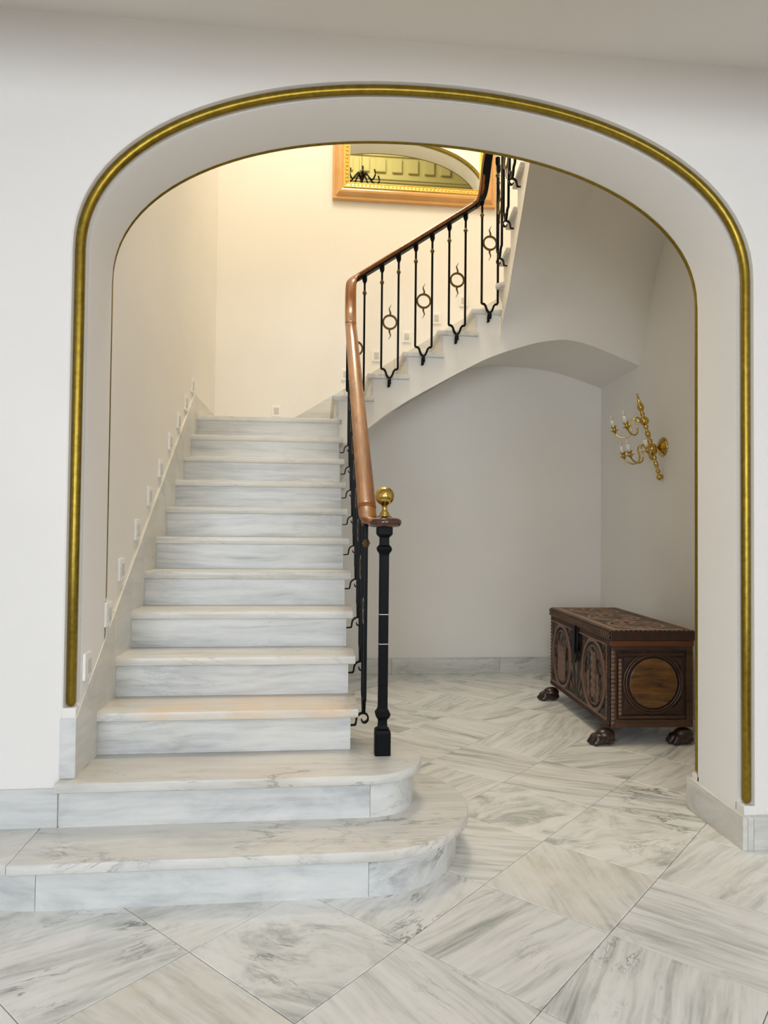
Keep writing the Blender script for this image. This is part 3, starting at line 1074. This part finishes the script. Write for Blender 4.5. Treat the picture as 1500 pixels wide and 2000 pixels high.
def baluster_pair(ca, cb, ztread, tab, fl, along, nrm):
    """two bars joined at the foot; ca: axis coordinate of the bar centre line, cb: bar-plane coordinate"""
    along, nrm = Vector(along), Vector(nrm); z = Vector((0, 0, 1))
    hw = 0.0665

    def P(a, n, h):
        # a along the stair, n towards the string
        base = Vector((ca, cb, 0)) if fl == 2 else Vector((cb, ca, 0))
        return base + along * a + nrm * n + z * h

    def railz(a):
        p = P(a, 0, 0)
        return lerp_tab(tab, p.x if fl == 2 else p.y) - 0.024
    zl, zr = railz(-hw), railz(hw)
    zb = ztread + 0.030
    path = [P(-hw, 0, zl), P(-hw, 0, zb + 0.30), P(-hw, 0, zb + 0.006), P(-hw + 0.004, 0, zb)]
    right = [P(-0.046, 0, zb - 0.003), P(-0.034, 0, zb - 0.016), P(-0.027, 0, zb - 0.038), P(-0.017, 0, zb - 0.060), P(-0.007, 0, zb - 0.070), P(0, 0, zb - 0.072)]
    path += right
    for a, dz in ((0.007, 0.070), (0.017, 0.060), (0.027, 0.038), (0.034, 0.016), (0.046, 0.003)):
        path.append(P(a, 0, zb - dz))
    path += [P(hw - 0.004, 0, zb), P(hw, 0, zb + 0.006), P(hw, 0, zb + 0.30), P(hw, 0, zr)]
    me = sweep('baluster_pair', path, sq(0.0078), sides=nrm, smooth=False)
    o = part('baluster_pair', me, IRON, rail)
    # scroll bracket that carries the pair on the string
    zs = zb - 0.076
    sp = [(0.066, zs - 0.055), (0.050, zs - 0.055), (0.038, zs - 0.053), (0.034, zs - 0.042), (0.032, zs - 0.026), (0.026, zs - 0.012), (0.014, zs - 0.003), (0.0, zs), (-0.014, zs - 0.006), (-0.021, zs - 0.018), (-0.020, zs - 0.033), (-0.010, zs - 0.043), (0.002, zs - 0.042), (0.009, zs - 0.033), (0.006, zs - 0.026)]
    sp = spline([P(0, n_, h_) for n_, h_ in sp], 3)
    sc = [0.8] * 6 + [1.0] * (len(sp) - 12) + [0.9, 0.8, 0.7, 0.6, 0.5, 0.4]
    link('scroll_bracket', sweep('scroll_bracket', sp, sq(0.011, 0.0038), sides=along, smooth=False, scales=sc), IRON, o)
    link('ring', ring_me('ring', P(0, 0, (zl + zr) / 2 - 0.500), along, nrm), BRONZE, o)
    for a, zz in ((-hw, zl), (hw, zr)):
        link('collar', diamond_me('collar', P(a, 0, zz - 0.138)), BRONZE, o)
        link('cap', lathe_me('cap', [(0.010, -0.066), (0.014, -0.058), (0.0195, -0.042), (0.0195, 0.002)], 8, P(a, 0, zz + (0.004 if fl != 2 else 0.006)), smooth=False), IRON, o)


for k in range(3, 12):
    yc = D0 + k * T + 0.105
    baluster_pair(yc, 0.229 + (yc - 3.1) * 0.0065, k * RI, TAB1, 1, (0, 1, 0), (-1, 0, 0))
for k, xc_ in ((13, 0.296), (14, 0.567), (15, 0.838), (16, 1.109), (17, 1.377)):
    baluster_pair(xc_, 5.355, k * RI, TAB2, 2, (1, 0, 0), (0, 1, 0))
for k, yc in ((19, 5.16), (20, 4.915), (21, 4.66), (22, 4.41)):
    baluster_pair(yc, lx(yc) - 0.062, k * RI, TAB3, 1, (0, 1, 0), (1, 0, 0))

# ------------------------------------------------------------------ step lights
def step_light(loc, rotz, label):
    o = empty('step_light', loc, label, 'step light', 'step lights along the staircase')
    o.rotation_euler = (0, 0, rotz)
    return o


plate = box_me('cover_plate', -0.042, 0.042, -0.011, 0.001, -0.055, 0.055, 0.004); plate.materials.append(WHITEP)
inner = box_me('lens', -0.023, 0.023, -0.0155, -0.009, -0.030, 0.030, 0.003); inner.materials.append(LENS)
slot = box_me('louvre', -0.012, 0.012, -0.0165, -0.0150, -0.016, 0.016, 0.0003); slot.materials.append(LENS)
LP = [(2.909, 0.789), (3.177, 0.966), (3.416, 1.151), (3.698, 1.342), (3.951, 1.531), (4.205, 1.707), (4.465, 1.903), (4.729, 2.079), (4.971, 2.246), (5.22, 2.423)]
ORD = ['lowest', 'second lowest', 'third from the bottom', 'fourth from the bottom', 'fifth from the bottom', 'fifth from the top', 'fourth from the top', 'third from the top', 'second highest', 'topmost']
BP = [(-0.377, 2.441), (0.261, 2.802), (0.549, 2.991), (0.835, 3.182), (1.119, 3.37), (1.381, 3.549)]
OB = ['just above the landing', 'half hidden behind the upright of the handrail', 'left of the first ring baluster', 'between first and second ring balusters', 'between second and third ring balusters', 'highest one, by the fourth ring']
sl = []
for (y, z), od in zip(LP, ORD):
    sl.append(((-0.9295 if y < YF1 else -0.941, y, z), PI / 2, 'white square step light on the left stair wall, %s' % od))
for (x, z), od in zip(BP, OB):
    sl.append(((x, YB, z), 0.0, 'white step light on cream rear wall, ' + od))
for loc, rz, lb in sl:
    o = step_light(loc, rz, lb)
    link('cover_plate', plate, WHITEP, o); le = link('lens', inner, LENS, o); link('louvre', slot, LENS, le)

# ------------------------------------------------------------------ mirror
MGOLD = simple('gilt_frame', (0.80, 0.56, 0.14), 0.28, metal=0.7, bump=0.25, bscale=80, var=0.25)
MWOOD = wood('orange_wood_frame', (0.70, 0.36, 0.11), (0.80, 0.47, 0.19), 0.32, 0.4, (3, 3, 3), 0.02)
m_, nt_, b_s = newmat('mirror_glass')
b_s.inputs['Base Color'].default_value = (0.86, 0.88, 0.84, 1); b_s.inputs['Metallic'].default_value = 1.0; b_s.inputs['Roughness'].default_value = 0.015
MIRR = m_
MX0, MX1, MZ0, MZ1 = 0.118, 1.682, 4.452, 5.62
mir = empty('framed_mirror', ((MX0 + MX1) / 2, YB, MZ0), 'wall mirror in orange wood and gilt frame above the second flight', 'mirror')


def frame_prof(name, x0, x1, z0, z1, prof, side):
    """one mitred frame member; prof = (inset from the outer edge, depth from the wall)"""
    cs = {'bottom': ((x0, z0), (x1, z0), (1, 1), (-1, 1)), 'top': ((x0, z1), (x1, z1), (1, -1), (-1, -1)), 'left': ((x0, z0), (x0, z1), (1, 1), (1, -1)), 'right': ((x1, z0), (x1, z1), (-1, 1), (-1, -1))}[side]
    vs = []
    for (p, d) in ((cs[0], cs[2]), (cs[1], cs[3])):
        for i_, dep in prof:
            vs.append((p[0] + d[0] * i_, YB - dep, p[1] + d[1] * i_))
    n = len(prof)
    fs = [(i, (i + 1) % n, n + (i + 1) % n, n + i) for i in range(n)] + [tuple(range(n))[::-1], tuple(range(n, 2 * n))]
    return fix(mesh(name, vs, fs))


fw = [(0, 0), (0, 0.034), (0.006, 0.040), (0.020, 0.040), (0.026, 0.036), (0.034, 0.040), (0.046, 0.056), (0.060, 0.066), (0.078, 0.068), (0.092, 0.064), (0.100, 0.062), (0.100, 0)]
gw = [(0.098, 0), (0.098, 0.066), (0.104, 0.071), (0.112, 0.066), (0.116, 0.058), (0.146, 0.052), (0.150, 0.057), (0.156, 0.054), (0.160, 0.040), (0.162, 0.0)]
for s in ('bottom', 'top', 'left', 'right'):
    part('wooden_frame', frame_prof('wooden_frame', MX0, MX1, MZ0, MZ1, fw, s), MWOOD, mir)
    gf = part('gilt_slip', frame_prof('gilt_slip', MX0, MX1, MZ0, MZ1, gw, s), MGOLD, mir)
    # row of small raised ornaments on the slip
    mes = []
    if s in ('bottom', 'left', 'right'):
        L0, L1 = (MX0 + 0.15, MX1 - 0.15) if s == 'bottom' else (MZ0 + 0.15, MZ1 - 0.15)
        cnt = int((L1 - L0) / 0.036)
        for i in range(cnt):
            q = L0 + (i + 0.5) * (L1 - L0) / cnt
            c = (q, YB - 0.055, MZ0 + 0.131) if s == 'bottom' else ((MX0 + 0.131 if s == 'left' else MX1 - 0.131), YB - 0.055, q)
            sx, sz = (0.010, 0.012) if s == 'bottom' else (0.012, 0.010)
            mm = lathe_me('o', [(0.2, -0.5), (0.8, -0.3), (1.0, 0.0), (0.8, 0.5), (0.2, 0.9)], 8, (0, 0, 0), 'Y')
            for v in mm.vertices:
                v.co = Vector((c[0] + v.co.x * sx, c[1] - v.co.y * 0.008, c[2] + v.co.z * sz))
            mes.append(mm)
        oo = link('ornament_row', fix(join_me('ornament_row', mes)), MGOLD, gf); oo['kind'] = 'stuff'
part('mirror_glass', box_me('mirror_glass', MX0 + 0.155, MX1 - 0.155, YB - 0.036, YB - 0.030, MZ0 + 0.155, MZ1 - 0.155), MIRR, mir)

# chandelier of the upper hall, seen in the mirror
ch = empty('chandelier', (0.66, 1.3, 6.75), 'dark wrought iron chandelier reflected in the lower left of the mirror', 'chandelier')
part('stem', lathe_me('stem', [(0.004, 9.0), (0.004, 7.40), (0.03, 7.38), (0.012, 7.33), (0.04, 7.28), (0.016, 7.22), (0.055, 7.14), (0.012, 7.06)], 10, (0.70, 1.3, 0)), IRON, ch)
for i in range(8):
    a = 2 * PI * i / 8
    d = Vector((math.cos(a), math.sin(a), 0))
    part('arm', sweep('arm', spline([Vector((0.70, 1.3, 7.2)) + d * r_ + Vector((0, 0, h_)) for r_, h_ in ((0.01, 0.06), (0.08, 0.15), (0.16, 0.05), (0.24, -0.02), (0.30, 0.05), (0.28, 0.14))], 4), circ(0.014, 6)), IRON, ch)

# ------------------------------------------------------------------ carved chest
CW = wood('carved_oak', (0.020, 0.007, 0.004), (0.055, 0.020, 0.009), 0.38, 0.15, (14, 3, 14), 0.15)
CWL = wood('worn_oak', (0.10, 0.042, 0.018), (0.22, 0.105, 0.048), 0.36, 0.15, (14, 3, 14), 0.15)
CWE = wood('polished_end_oak', (0.025, 0.009, 0.004), (0.095, 0.036, 0.009), 0.30, 0.35, (3, 14, 16), 0.1)
CX0, CX1, CY0, CY1, CZ0, CZ1 = 1.893, 2.440, 4.170, 5.400, 0.112, 0.664
chest = empty('carved_chest', (2.165, 4.785, 0), 'dark carved wooden chest on claw feet beside the right wall', 'chest')
chest_m = Matrix.Translation((2.165, 4.785, 0)) @ Matrix.Rotation(math.radians(-2.2), 4, 'Z')
chest.rotation_euler = (0, 0, math.radians(-2.2))


def cpart(name, me, mat, parent=None):
    o = link(name, me, mat, parent or chest)
    if parent is None:
        o.location = (-2.165, -4.785, 0)
    return o


def relief_wood(name, lo, hi, rough=0.4):
    """carved wood: colour follows carving height, dark in the hollows, paler worn tops"""
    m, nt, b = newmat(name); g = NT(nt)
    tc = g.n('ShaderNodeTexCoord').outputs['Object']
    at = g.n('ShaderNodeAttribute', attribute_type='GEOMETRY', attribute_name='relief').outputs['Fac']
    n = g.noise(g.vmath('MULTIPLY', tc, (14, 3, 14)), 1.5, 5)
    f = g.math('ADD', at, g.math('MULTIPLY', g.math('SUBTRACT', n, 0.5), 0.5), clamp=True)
    c = g.ramp(f, [(0.28, lo), (0.80, hi)])  # low relief takes the dark colour, high relief the pale one
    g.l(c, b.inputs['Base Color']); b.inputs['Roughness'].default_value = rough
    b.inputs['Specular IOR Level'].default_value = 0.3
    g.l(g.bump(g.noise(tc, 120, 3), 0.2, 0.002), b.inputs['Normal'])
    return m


CARVE = relief_wood('carved_wood', (0.004, 0.0025, 0.002), (0.17, 0.095, 0.068))
CARVEL = relief_wood('carved_lid_wood', (0.005, 0.003, 0.002), (0.27, 0.165, 0.11))


def relief(name, P, du, dv, nrm, w_, h_, nu, nv, fn, amp):
    """carved panel: grid over the rectangle P + du*[0,w] + dv*[0,h], raised along nrm by amp*fn(u,v)"""
    P, du, dv, nrm = Vector(P), Vector(du), Vector(dv), Vector(nrm)
    vs, fs, rl = [], [], []
    for j in range(nv + 1):
        for i in range(nu + 1):
            u, v = w_ * i / nu, h_ * j / nv
            f = fn(u, v)
            vs.append(P + du * u + dv * v + nrm * amp * f); rl.append(f)
    for j in range(nv):
        for i in range(nu):
            a = j * (nu + 1) + i
            fs.append((a, a + 1, a + nu + 2, a + nu + 1))
    me = mesh(name, vs, fs, True)
    fix(me)
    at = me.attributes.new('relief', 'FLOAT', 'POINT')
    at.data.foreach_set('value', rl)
    return me


def band(x, c, w_):
    d = abs(x - c) / w_
    return max(0.0, 1 - d * d) ** 0.5 if d < 1 else 0.0


from mathutils import noise as mnoise


def blob(u, v, s, seed):
    n = mnoise.noise(Vector((u * s, v * s, seed))) * 0.5 + 0.5
    c = mnoise.cell_vector(Vector((u * s, v * s, seed)))
    d = mnoise.voronoi(Vector((u * s, v * s, seed)))[0]
    return max(0.0, min(1.0, (0.95 - d[0] * 1.5) * 0.75 + n * 0.35))


FW, FH = CY1 - CY0, CZ1 - CZ0


def front_fn(u, v):
    f = 0.18
    # rope-like borders
    for e, L in ((v, FH),):
        if e < 0.035 or e > L - 0.03:
            return 0.4 + 0.3 * math.sin((u * 1.0 + e * 0.6) * 230)
    if u < 0.045 or u > FW - 0.045:
        return 0.35 + 0.2 * math.sin((v + u) * 230)
    if u < 0.056 or u > FW - 0.056 or v < 0.044 or v > FH - 0.038:
        return 0.85
    best = None
    for cu in (0.285, FW - 0.285):
        du, dv = (u - cu) / 0.205, (v - FH / 2) / 0.235
        r = math.hypot(du, dv)
        if r < 1.06:
            if r > 0.93:
                return 0.55 + 0.45 * band(r, 0.995, 0.065)
            if r > 0.86:
                return 0.1
            if r > 0.80:
                return 0.75 * band(r, 0.83, 0.03) + 0.1
            b_ = 0.12 + 0.75 * blob(u, v, 24, cu * 3)
            if cu < 0.5:
                # a standing figure between columns
                if abs(u - cu) < 0.05 and abs(v - FH / 2) < 0.15:
                    b_ = max(b_, 0.9 - abs(u - cu) * 7 + 0.15 * math.sin(v * 120))
                if abs(abs(u - cu) - 0.085) < 0.012 and v < FH * 0.52:
                    b_ = 0.95
            else:
                # a tower with battlements
                if abs(u - cu) < 0.085 and v < FH * 0.60:
                    b_ = 0.75 + 0.2 * (math.sin(v * 150) > 0) * (1 if (int((u - cu + 1) * 40 + (math.sin(v * 150) > 0)) % 2) else 0.3)
                if abs(v - FH * 0.60) < 0.02 and abs(u - cu) < 0.095:
                    b_ = 1.0 if int((u - cu + 1) * 50) % 2 else 0.5
            return b_
    # lobed leaves in the spandrels and between the ovals
    du, dv = u - FW / 2, v - 0.02
    a = math.atan2(du, dv); r = math.hypot(du, dv)
    if abs(du) < 0.12:
        leaf = 0.5 + 0.5 * math.cos(a * 14)
        return 0.2 + 0.65 * leaf * (0.6 + 0.4 * math.sin(r * 60))
    return 0.2 + 0.6 * blob(u, v, 30, 4.0) * (0.7 + 0.3 * math.sin((u + v) * 130))


cpart('body', box_me('body', CX0 + 0.012, CX1 - 0.004, CY0 + 0.016, CY1 - 0.004, CZ0, CZ1 - 0.002), CW)
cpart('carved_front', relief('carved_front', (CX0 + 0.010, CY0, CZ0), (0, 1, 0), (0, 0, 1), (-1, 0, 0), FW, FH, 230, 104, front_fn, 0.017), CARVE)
# rear boards of the body's near end: frame, panel, rings
EW = CX1 - CX0
efr = []
for x0, x1, z0, z1, y in ((CX0 + 0.008, CX0 + 0.045, CZ0, CZ1, CY0), (CX1 - 0.045, CX1, CZ0, CZ1, CY0), (CX0 + 0.045, CX1 - 0.045, CZ0, CZ0 + 0.050, CY0 + 0.002), (CX0 + 0.045, CX1 - 0.045, CZ1 - 0.060, CZ1, CY0 + 0.002)):
    efr.append(cpart('end_board', box_me('end_board', x0, x1, y, y + 0.03, z0, z1, 0.003), CWE))
# notched strips
def strip_fn(u, v):
    return 0.35 + 0.5 * abs(math.sin(v * 120)) * (0.6 + 0.4 * math.cos(u * 90))


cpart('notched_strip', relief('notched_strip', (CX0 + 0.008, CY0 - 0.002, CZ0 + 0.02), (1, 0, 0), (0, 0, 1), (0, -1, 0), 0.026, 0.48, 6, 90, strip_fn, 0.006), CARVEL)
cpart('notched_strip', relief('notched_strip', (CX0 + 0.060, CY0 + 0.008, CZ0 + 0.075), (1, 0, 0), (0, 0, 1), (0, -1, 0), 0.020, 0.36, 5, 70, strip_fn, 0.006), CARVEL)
cpart('moulding', box_me('moulding', CX0 + 0.060, CX1 - 0.058, CY0 - 0.004, CY0 + 0.016, CZ0 + 0.058, CZ0 + 0.076, 0.004), CWE)
cpart('moulding', box_me('moulding', CX0 + 0.060, CX1 - 0.058, CY0 + 0.002, CY0 + 0.016, CZ1 - 0.098, CZ1 - 0.078, 0.004), CW)
ECX, ECZ = 2.182, 0.392
mes = []


def torus(name, cx, y, cz, R0, r0, flat=0.6):
    return sweep(name, [(cx + R0 * math.cos(2 * PI * i / 40), y, cz + R0 * math.sin(2 * PI * i / 40)) for i in range(40)], circ(r0, 8, r0 * flat), sides=[(0, 1, 0)] * 40, closed=True)


cpart('ring_moulding', torus('ring_moulding', ECX, CY0 + 0.012, ECZ, 0.176, 0.010, 1.0), CW)
cpart('ring_moulding', torus('ring_moulding', ECX, CY0 + 0.012, ECZ, 0.192, 0.007, 1.0), CWE)
cpart('round_panel', lathe_me('round_panel', [(0.158, 0.018), (0.158, 0.004), (0.156, 0.0015), (0.152, 0.0005), (0.02, 0.0)], 40, (ECX, CY0 + 0.001, ECZ), 'Y'), wood('golden_panel_oak', (0.028, 0.009, 0.003), (0.27, 0.115, 0.02), 0.32, 0.15, (3, 14, 16), 0.15))
for sx, sz in ((-1, -1), (-1, 1), (1, -1), (1, 1)):
    x0 = ECX + sx * 0.190; z0 = ECZ + sz * 0.165
    cpart('corner_leaf', prism('corner_leaf', [(x0, z0), (x0 - sx * 0.075, z0 - sz * 0.002), (x0 - sx * 0.045, z0 - sz * 0.022), (x0 - sx * 0.022, z0 - sz * 0.046), (x0 - sx * 0.002, z0 - sz * 0.078)], CY0 + 0.006, CY0 + 0.018, 'Y', 0.003), CW)
# lid
LX0, LX1, LY0, LY1, LZ0, LZ1 = CX0 - 0.006, CX1 + 0.006, CY0 - 0.018, CY1 + 0.014, CZ1 + 0.002, CZ1 + 0.062
lid = cpart('lid', box_me('lid', LX0 + 0.006, LX1, LY0, LY1, LZ0, LZ1, 0.004), CW)
cpart('lid_batten', box_me('lid_batten', CX0 + 0.004, CX1, CY0 - 0.012, CY0 + 0.01, CZ1 - 0.034, CZ1, 0.003), wood('orange_batten', (0.10, 0.026, 0.005), (0.17, 0.05, 0.011), 0.35, 0.2, (3, 14, 16), 0.05))


def edge_fn(u, v):
    return 0.45 + 0.45 * math.sin((u + v * 0.9) * 210)


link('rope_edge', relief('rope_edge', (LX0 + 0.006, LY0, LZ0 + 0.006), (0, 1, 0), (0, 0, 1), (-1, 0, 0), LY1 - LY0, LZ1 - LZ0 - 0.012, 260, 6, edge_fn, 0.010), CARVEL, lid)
LW, LH = LX1 - LX0 - 0.012, LY1 - LY0 - 0.012


def lid_fn(u, v):
    # u across (from the front edge), v along
    if u < 0.022 or u > LW - 0.02 or v < 0.02 or v > LH - 0.02:
        return 0.45 + 0.4 * math.sin((u + v) * 200) * (0 if (u < 0.010) else 1)
    if u < 0.075 or u > LW - 0.06:
        if 0.034 < u < 0.060:
            return 0.95
        return 0.25 + 0.3 * abs(math.sin(v * 95 + u * 60))
    if v < 0.055 or v > LH - 0.055:
        return 0.85
    n = 3
    seg = (LH - 0.11) / n
    s = (v - 0.055) / seg; i = int(s); q = (s - i - 0.5) * 2
    du = (u - LW / 2) / (LW / 2 - 0.085); r = math.hypot(du, q * 1.03)
    if r < 0.98:
        if r > 0.86:
            return 0.4 + 0.6 * band(r, 0.92, 0.06)
        if r > 0.78:
            return 0.08
        a = math.atan2(q, du)
        return 0.25 + 0.6 * (0.5 + 0.5 * math.cos(a * 10 + r * 8)) * min(1, r * 2.0)
    return 0.2 + 0.6 * blob(u, v, 30, 9.0)


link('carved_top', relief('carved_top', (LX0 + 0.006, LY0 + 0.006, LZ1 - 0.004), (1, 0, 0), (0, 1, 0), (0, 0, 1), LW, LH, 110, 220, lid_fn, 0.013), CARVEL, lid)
# iron lock
LK = CY0 + FW / 2
lk = cpart('lock_plate', prism('lock_plate', [(LK - 0.060, 0.66), (LK + 0.060, 0.66), (LK + 0.062, 0.56), (LK + 0.046, 0.50), (LK + 0.034, 0.44), (LK, 0.40), (LK - 0.034, 0.44), (LK - 0.046, 0.50), (LK - 0.062, 0.56)], CX0 - 0.012, CX0 - 0.005, 'X', 0.002), IRON)
link('hasp', prism('hasp', [(LK - 0.022, 0.675), (LK + 0.022, 0.675), (LK + 0.018, 0.55), (LK + 0.012, 0.47), (LK - 0.012, 0.47), (LK - 0.018, 0.55)], CX0 - 0.021, CX0 - 0.012, 'X', 0.003), IRON, lk)


def paw():
    """lion's paw foot pointing to -x: the outer hull of toes, claws and ankle as one closed surface"""
    el = [((0.015, 0, 0.062), (0.062, 0.050, 0.040)), ((-0.012, 0, 0.040), (0.060, 0.055, 0.038)), ((0.03, 0, 0.03), (0.05, 0.045, 0.032))]
    for yy, xx in ((-0.043, -0.040), (-0.015, -0.056), (0.015, -0.056), (0.043, -0.040)):
        el += [((xx, yy, 0.034), (0.026, 0.0145, 0.026)), ((xx - 0.018, yy, 0.016), (0.024, 0.013, 0.016))]
    c0 = Vector((-0.01, 0, 0.036))
    vs, fs = [], []
    nu, nv = 64, 30
    for j in range(nv + 1):
        ph = PI * j / nv
        for i in range(nu):
            t_ = 2 * PI * i / nu
            d = Vector((math.sin(ph) * math.cos(t_), math.sin(ph) * math.sin(t_), math.cos(ph)))
            best = 0.02
            for c, r in el:
                o_ = [(c0[k] - c[k]) / r[k] for k in range(3)]; q_ = [d[k] / r[k] for k in range(3)]
                A = sum(x * x for x in q_); B = 2 * sum(x * y for x, y in zip(o_, q_)); Cc = sum(x * x for x in o_) - 1
                D = B * B - 4 * A * Cc
                if D > 0:
                    best = max(best, (-B + math.sqrt(D)) / (2 * A))
            p = c0 + d * best
            vs.append((p.x, p.y, max(p.z, 0.0)))
    for j in range(nv):
        for i in range(nu):
            i2 = (i + 1) % nu
            fs.append((j * nu + i, j * nu + i2, (j + 1) * nu + i2, (j + 1) * nu + i))
    me = mesh('claw_foot', vs, fs, True)
    return fix(me, True)


pm = paw()
FOOTM = wood('foot_oak', (0.016, 0.006, 0.004), (0.045, 0.015, 0.009), 0.3, 0.3, (10, 10, 10), 0.1)
pm.materials.append(FOOTM)
for x, y in ((CX0 - 0.03, CY0 + 0.035), (CX0 - 0.03, CY1 - 0.075), (CX1 - 0.06, CY0 + 0.035), (CX1 - 0.06, CY1 - 0.075)):
    o = link('claw_foot', pm, FOOTM, chest, (x - 2.165, y - 4.785, 0.0015))

# ------------------------------------------------------------------ sconce
SB = Vector((2.663, 5.182, 2.022))
sco = empty('wall_sconce', (XW, 5.182, 2.036), 'polished brass wall sconce with five candle arms, hanging tilted on the right wall', 'sconce')
th = math.radians(16)


def SL(p):
    """sconce frame (out of the wall, along the wall, up) to world, minus the thing's own location"""
    return Vector((SB.x - p[0] * math.cos(th) - p[2] * math.sin(th), SB.y + p[1], SB.z - p[0] * math.sin(th) + p[2] * math.cos(th))) - Vector(sco.location)


def smesh(me):
    for v in me.vertices:
        v.co = SL(v.co)
    me.update()
    return fix(me)


stem = [(0.004, -0.262), (0.016, -0.258), (0.024, -0.248), (0.027, -0.238), (0.024, -0.226), (0.014, -0.215), (0.008, -0.210), (0.012, -0.202), (0.019, -0.190), (0.014, -0.176), (0.009, -0.168), (0.014, -0.150), (0.019, -0.135), (0.015, -0.110), (0.010, -0.098), (0.017, -0.086), (0.019, -0.076), (0.012, -0.062), (0.020, -0.052), (0.028, -0.04), (0.036, -0.022), (0.038, 0.0), (0.035, 0.022), (0.024, 0.036), (0.014, 0.044), (0.021, 0.058), (0.022, 0.068), (0.012, 0.078), (0.012, 0.092), (0.022, 0.112), (0.020, 0.132), (0.010, 0.150), (0.014, 0.166), (0.022, 0.180), (0.013, 0.190), (0.022, 0.198), (0.032, 0.210), (0.036, 0.227), (0.032, 0.244), (0.020, 0.258), (0.011, 0.268), (0.018, 0.280), (0.020, 0.288), (0.011, 0.300), (0.020, 0.318), (0.028, 0.334), (0.026, 0.352), (0.015, 0.376), (0.010, 0.386), (0.014, 0.396), (0.008, 0.410), (0.010, 0.418), (0.004, 0.426)]
part_s = link('stem', smesh(lathe_me('stem', stem, 16)), BRASS, sco)
link('hanging_loop', smesh(sweep('hanging_loop', [(0, 0.012 * math.cos(a), 0.440 + 0.014 * math.sin(a)) for a in [2 * PI * i / 16 for i in range(16)]], circ(0.0035, 6), sides=[(1, 0, 0)] * 16, closed=True)), BRASS, part_s)
lp = Vector(sco.location)
bp = link('backplate', lathe_me('backplate', [(0.078, 0.0), (0.078, -0.006), (0.072, -0.012), (0.062, -0.016), (0.050, -0.026), (0.034, -0.036), (0.022, -0.040), (0.012, -0.046), (0.008, -0.05)], 28, (0, 0, 0), 'X'), BRASS, sco)
link('joint', sweep('joint', spline([(-0.045, 0, 0), (-0.060, 0, -0.006), (-0.075, 0, -0.012), SL((0.0, 0, 0.0))], 4), circ(0.009, 8), sides=(0, 1, 0)), BRASS, bp)


def sconce_arm(zc, ang, r):
    ca, sa = math.cos(ang), math.sin(ang)
    pts = [(0.030, zc + 0.004), (0.055, zc + 0.040), (0.085, zc + 0.046), (0.103, zc + 0.020), (0.104, zc - 0.03), (0.115, zc - 0.066), (0.145, zc - 0.083), (0.180, zc - 0.076), (r - 0.008, zc - 0.045), (r, zc - 0.022)]
    pts = [(q * r / 0.22, h) for q, h in pts[:-2]] + [(r - 0.008, zc - 0.045), (r, zc - 0.022)]
    arm = link('arm', smesh(sweep('arm', spline([(q * ca, q * sa, h) for q, h in pts], 4), circ(0.0062, 8), sides=(-sa, ca, 0))), BRASS, sco)
    c = (r * ca, r * sa, zc)
    link('drip_pan', smesh(lathe_me('drip_pan', [(0.006, -0.030), (0.010, -0.022), (0.016, -0.012), (0.034, -0.004), (0.036, -0.001), (0.018, 0.000), (0.013, 0.006), (0.016, 0.014), (0.020, 0.022), (0.026, 0.032), (0.022, 0.033)], 16, c)), BRASS, arm)
    cd = link('candle', smesh(lathe_me('candle', [(0.0145, 0.030), (0.0145, 0.074), (0.015, 0.080), (0.011, 0.083)], 12, c)), CANDLE, arm)
    link('bulb', smesh(lathe_me('bulb', [(0.006, 0.080), (0.010, 0.090), (0.0145, 0.100), (0.0125, 0.116), (0.007, 0.126), (0.0025, 0.138), (0.001, 0.142)], 12, c)), BULB, arm)


m_, nt_, b_s = newmat('bulb_glass')
b_s.inputs['Base Color'].default_value = (0.86, 0.83, 0.72, 1); b_s.inputs['Roughness'].default_value = 0.15
b_s.inputs['Transmission Weight'].default_value = 0.35
BULB = m_
for a in (27, -28):
    sconce_arm(0.222, math.radians(a), 0.235)
for a in (34, -14, -54):
    sconce_arm(0.0, math.radians(a), 0.22)
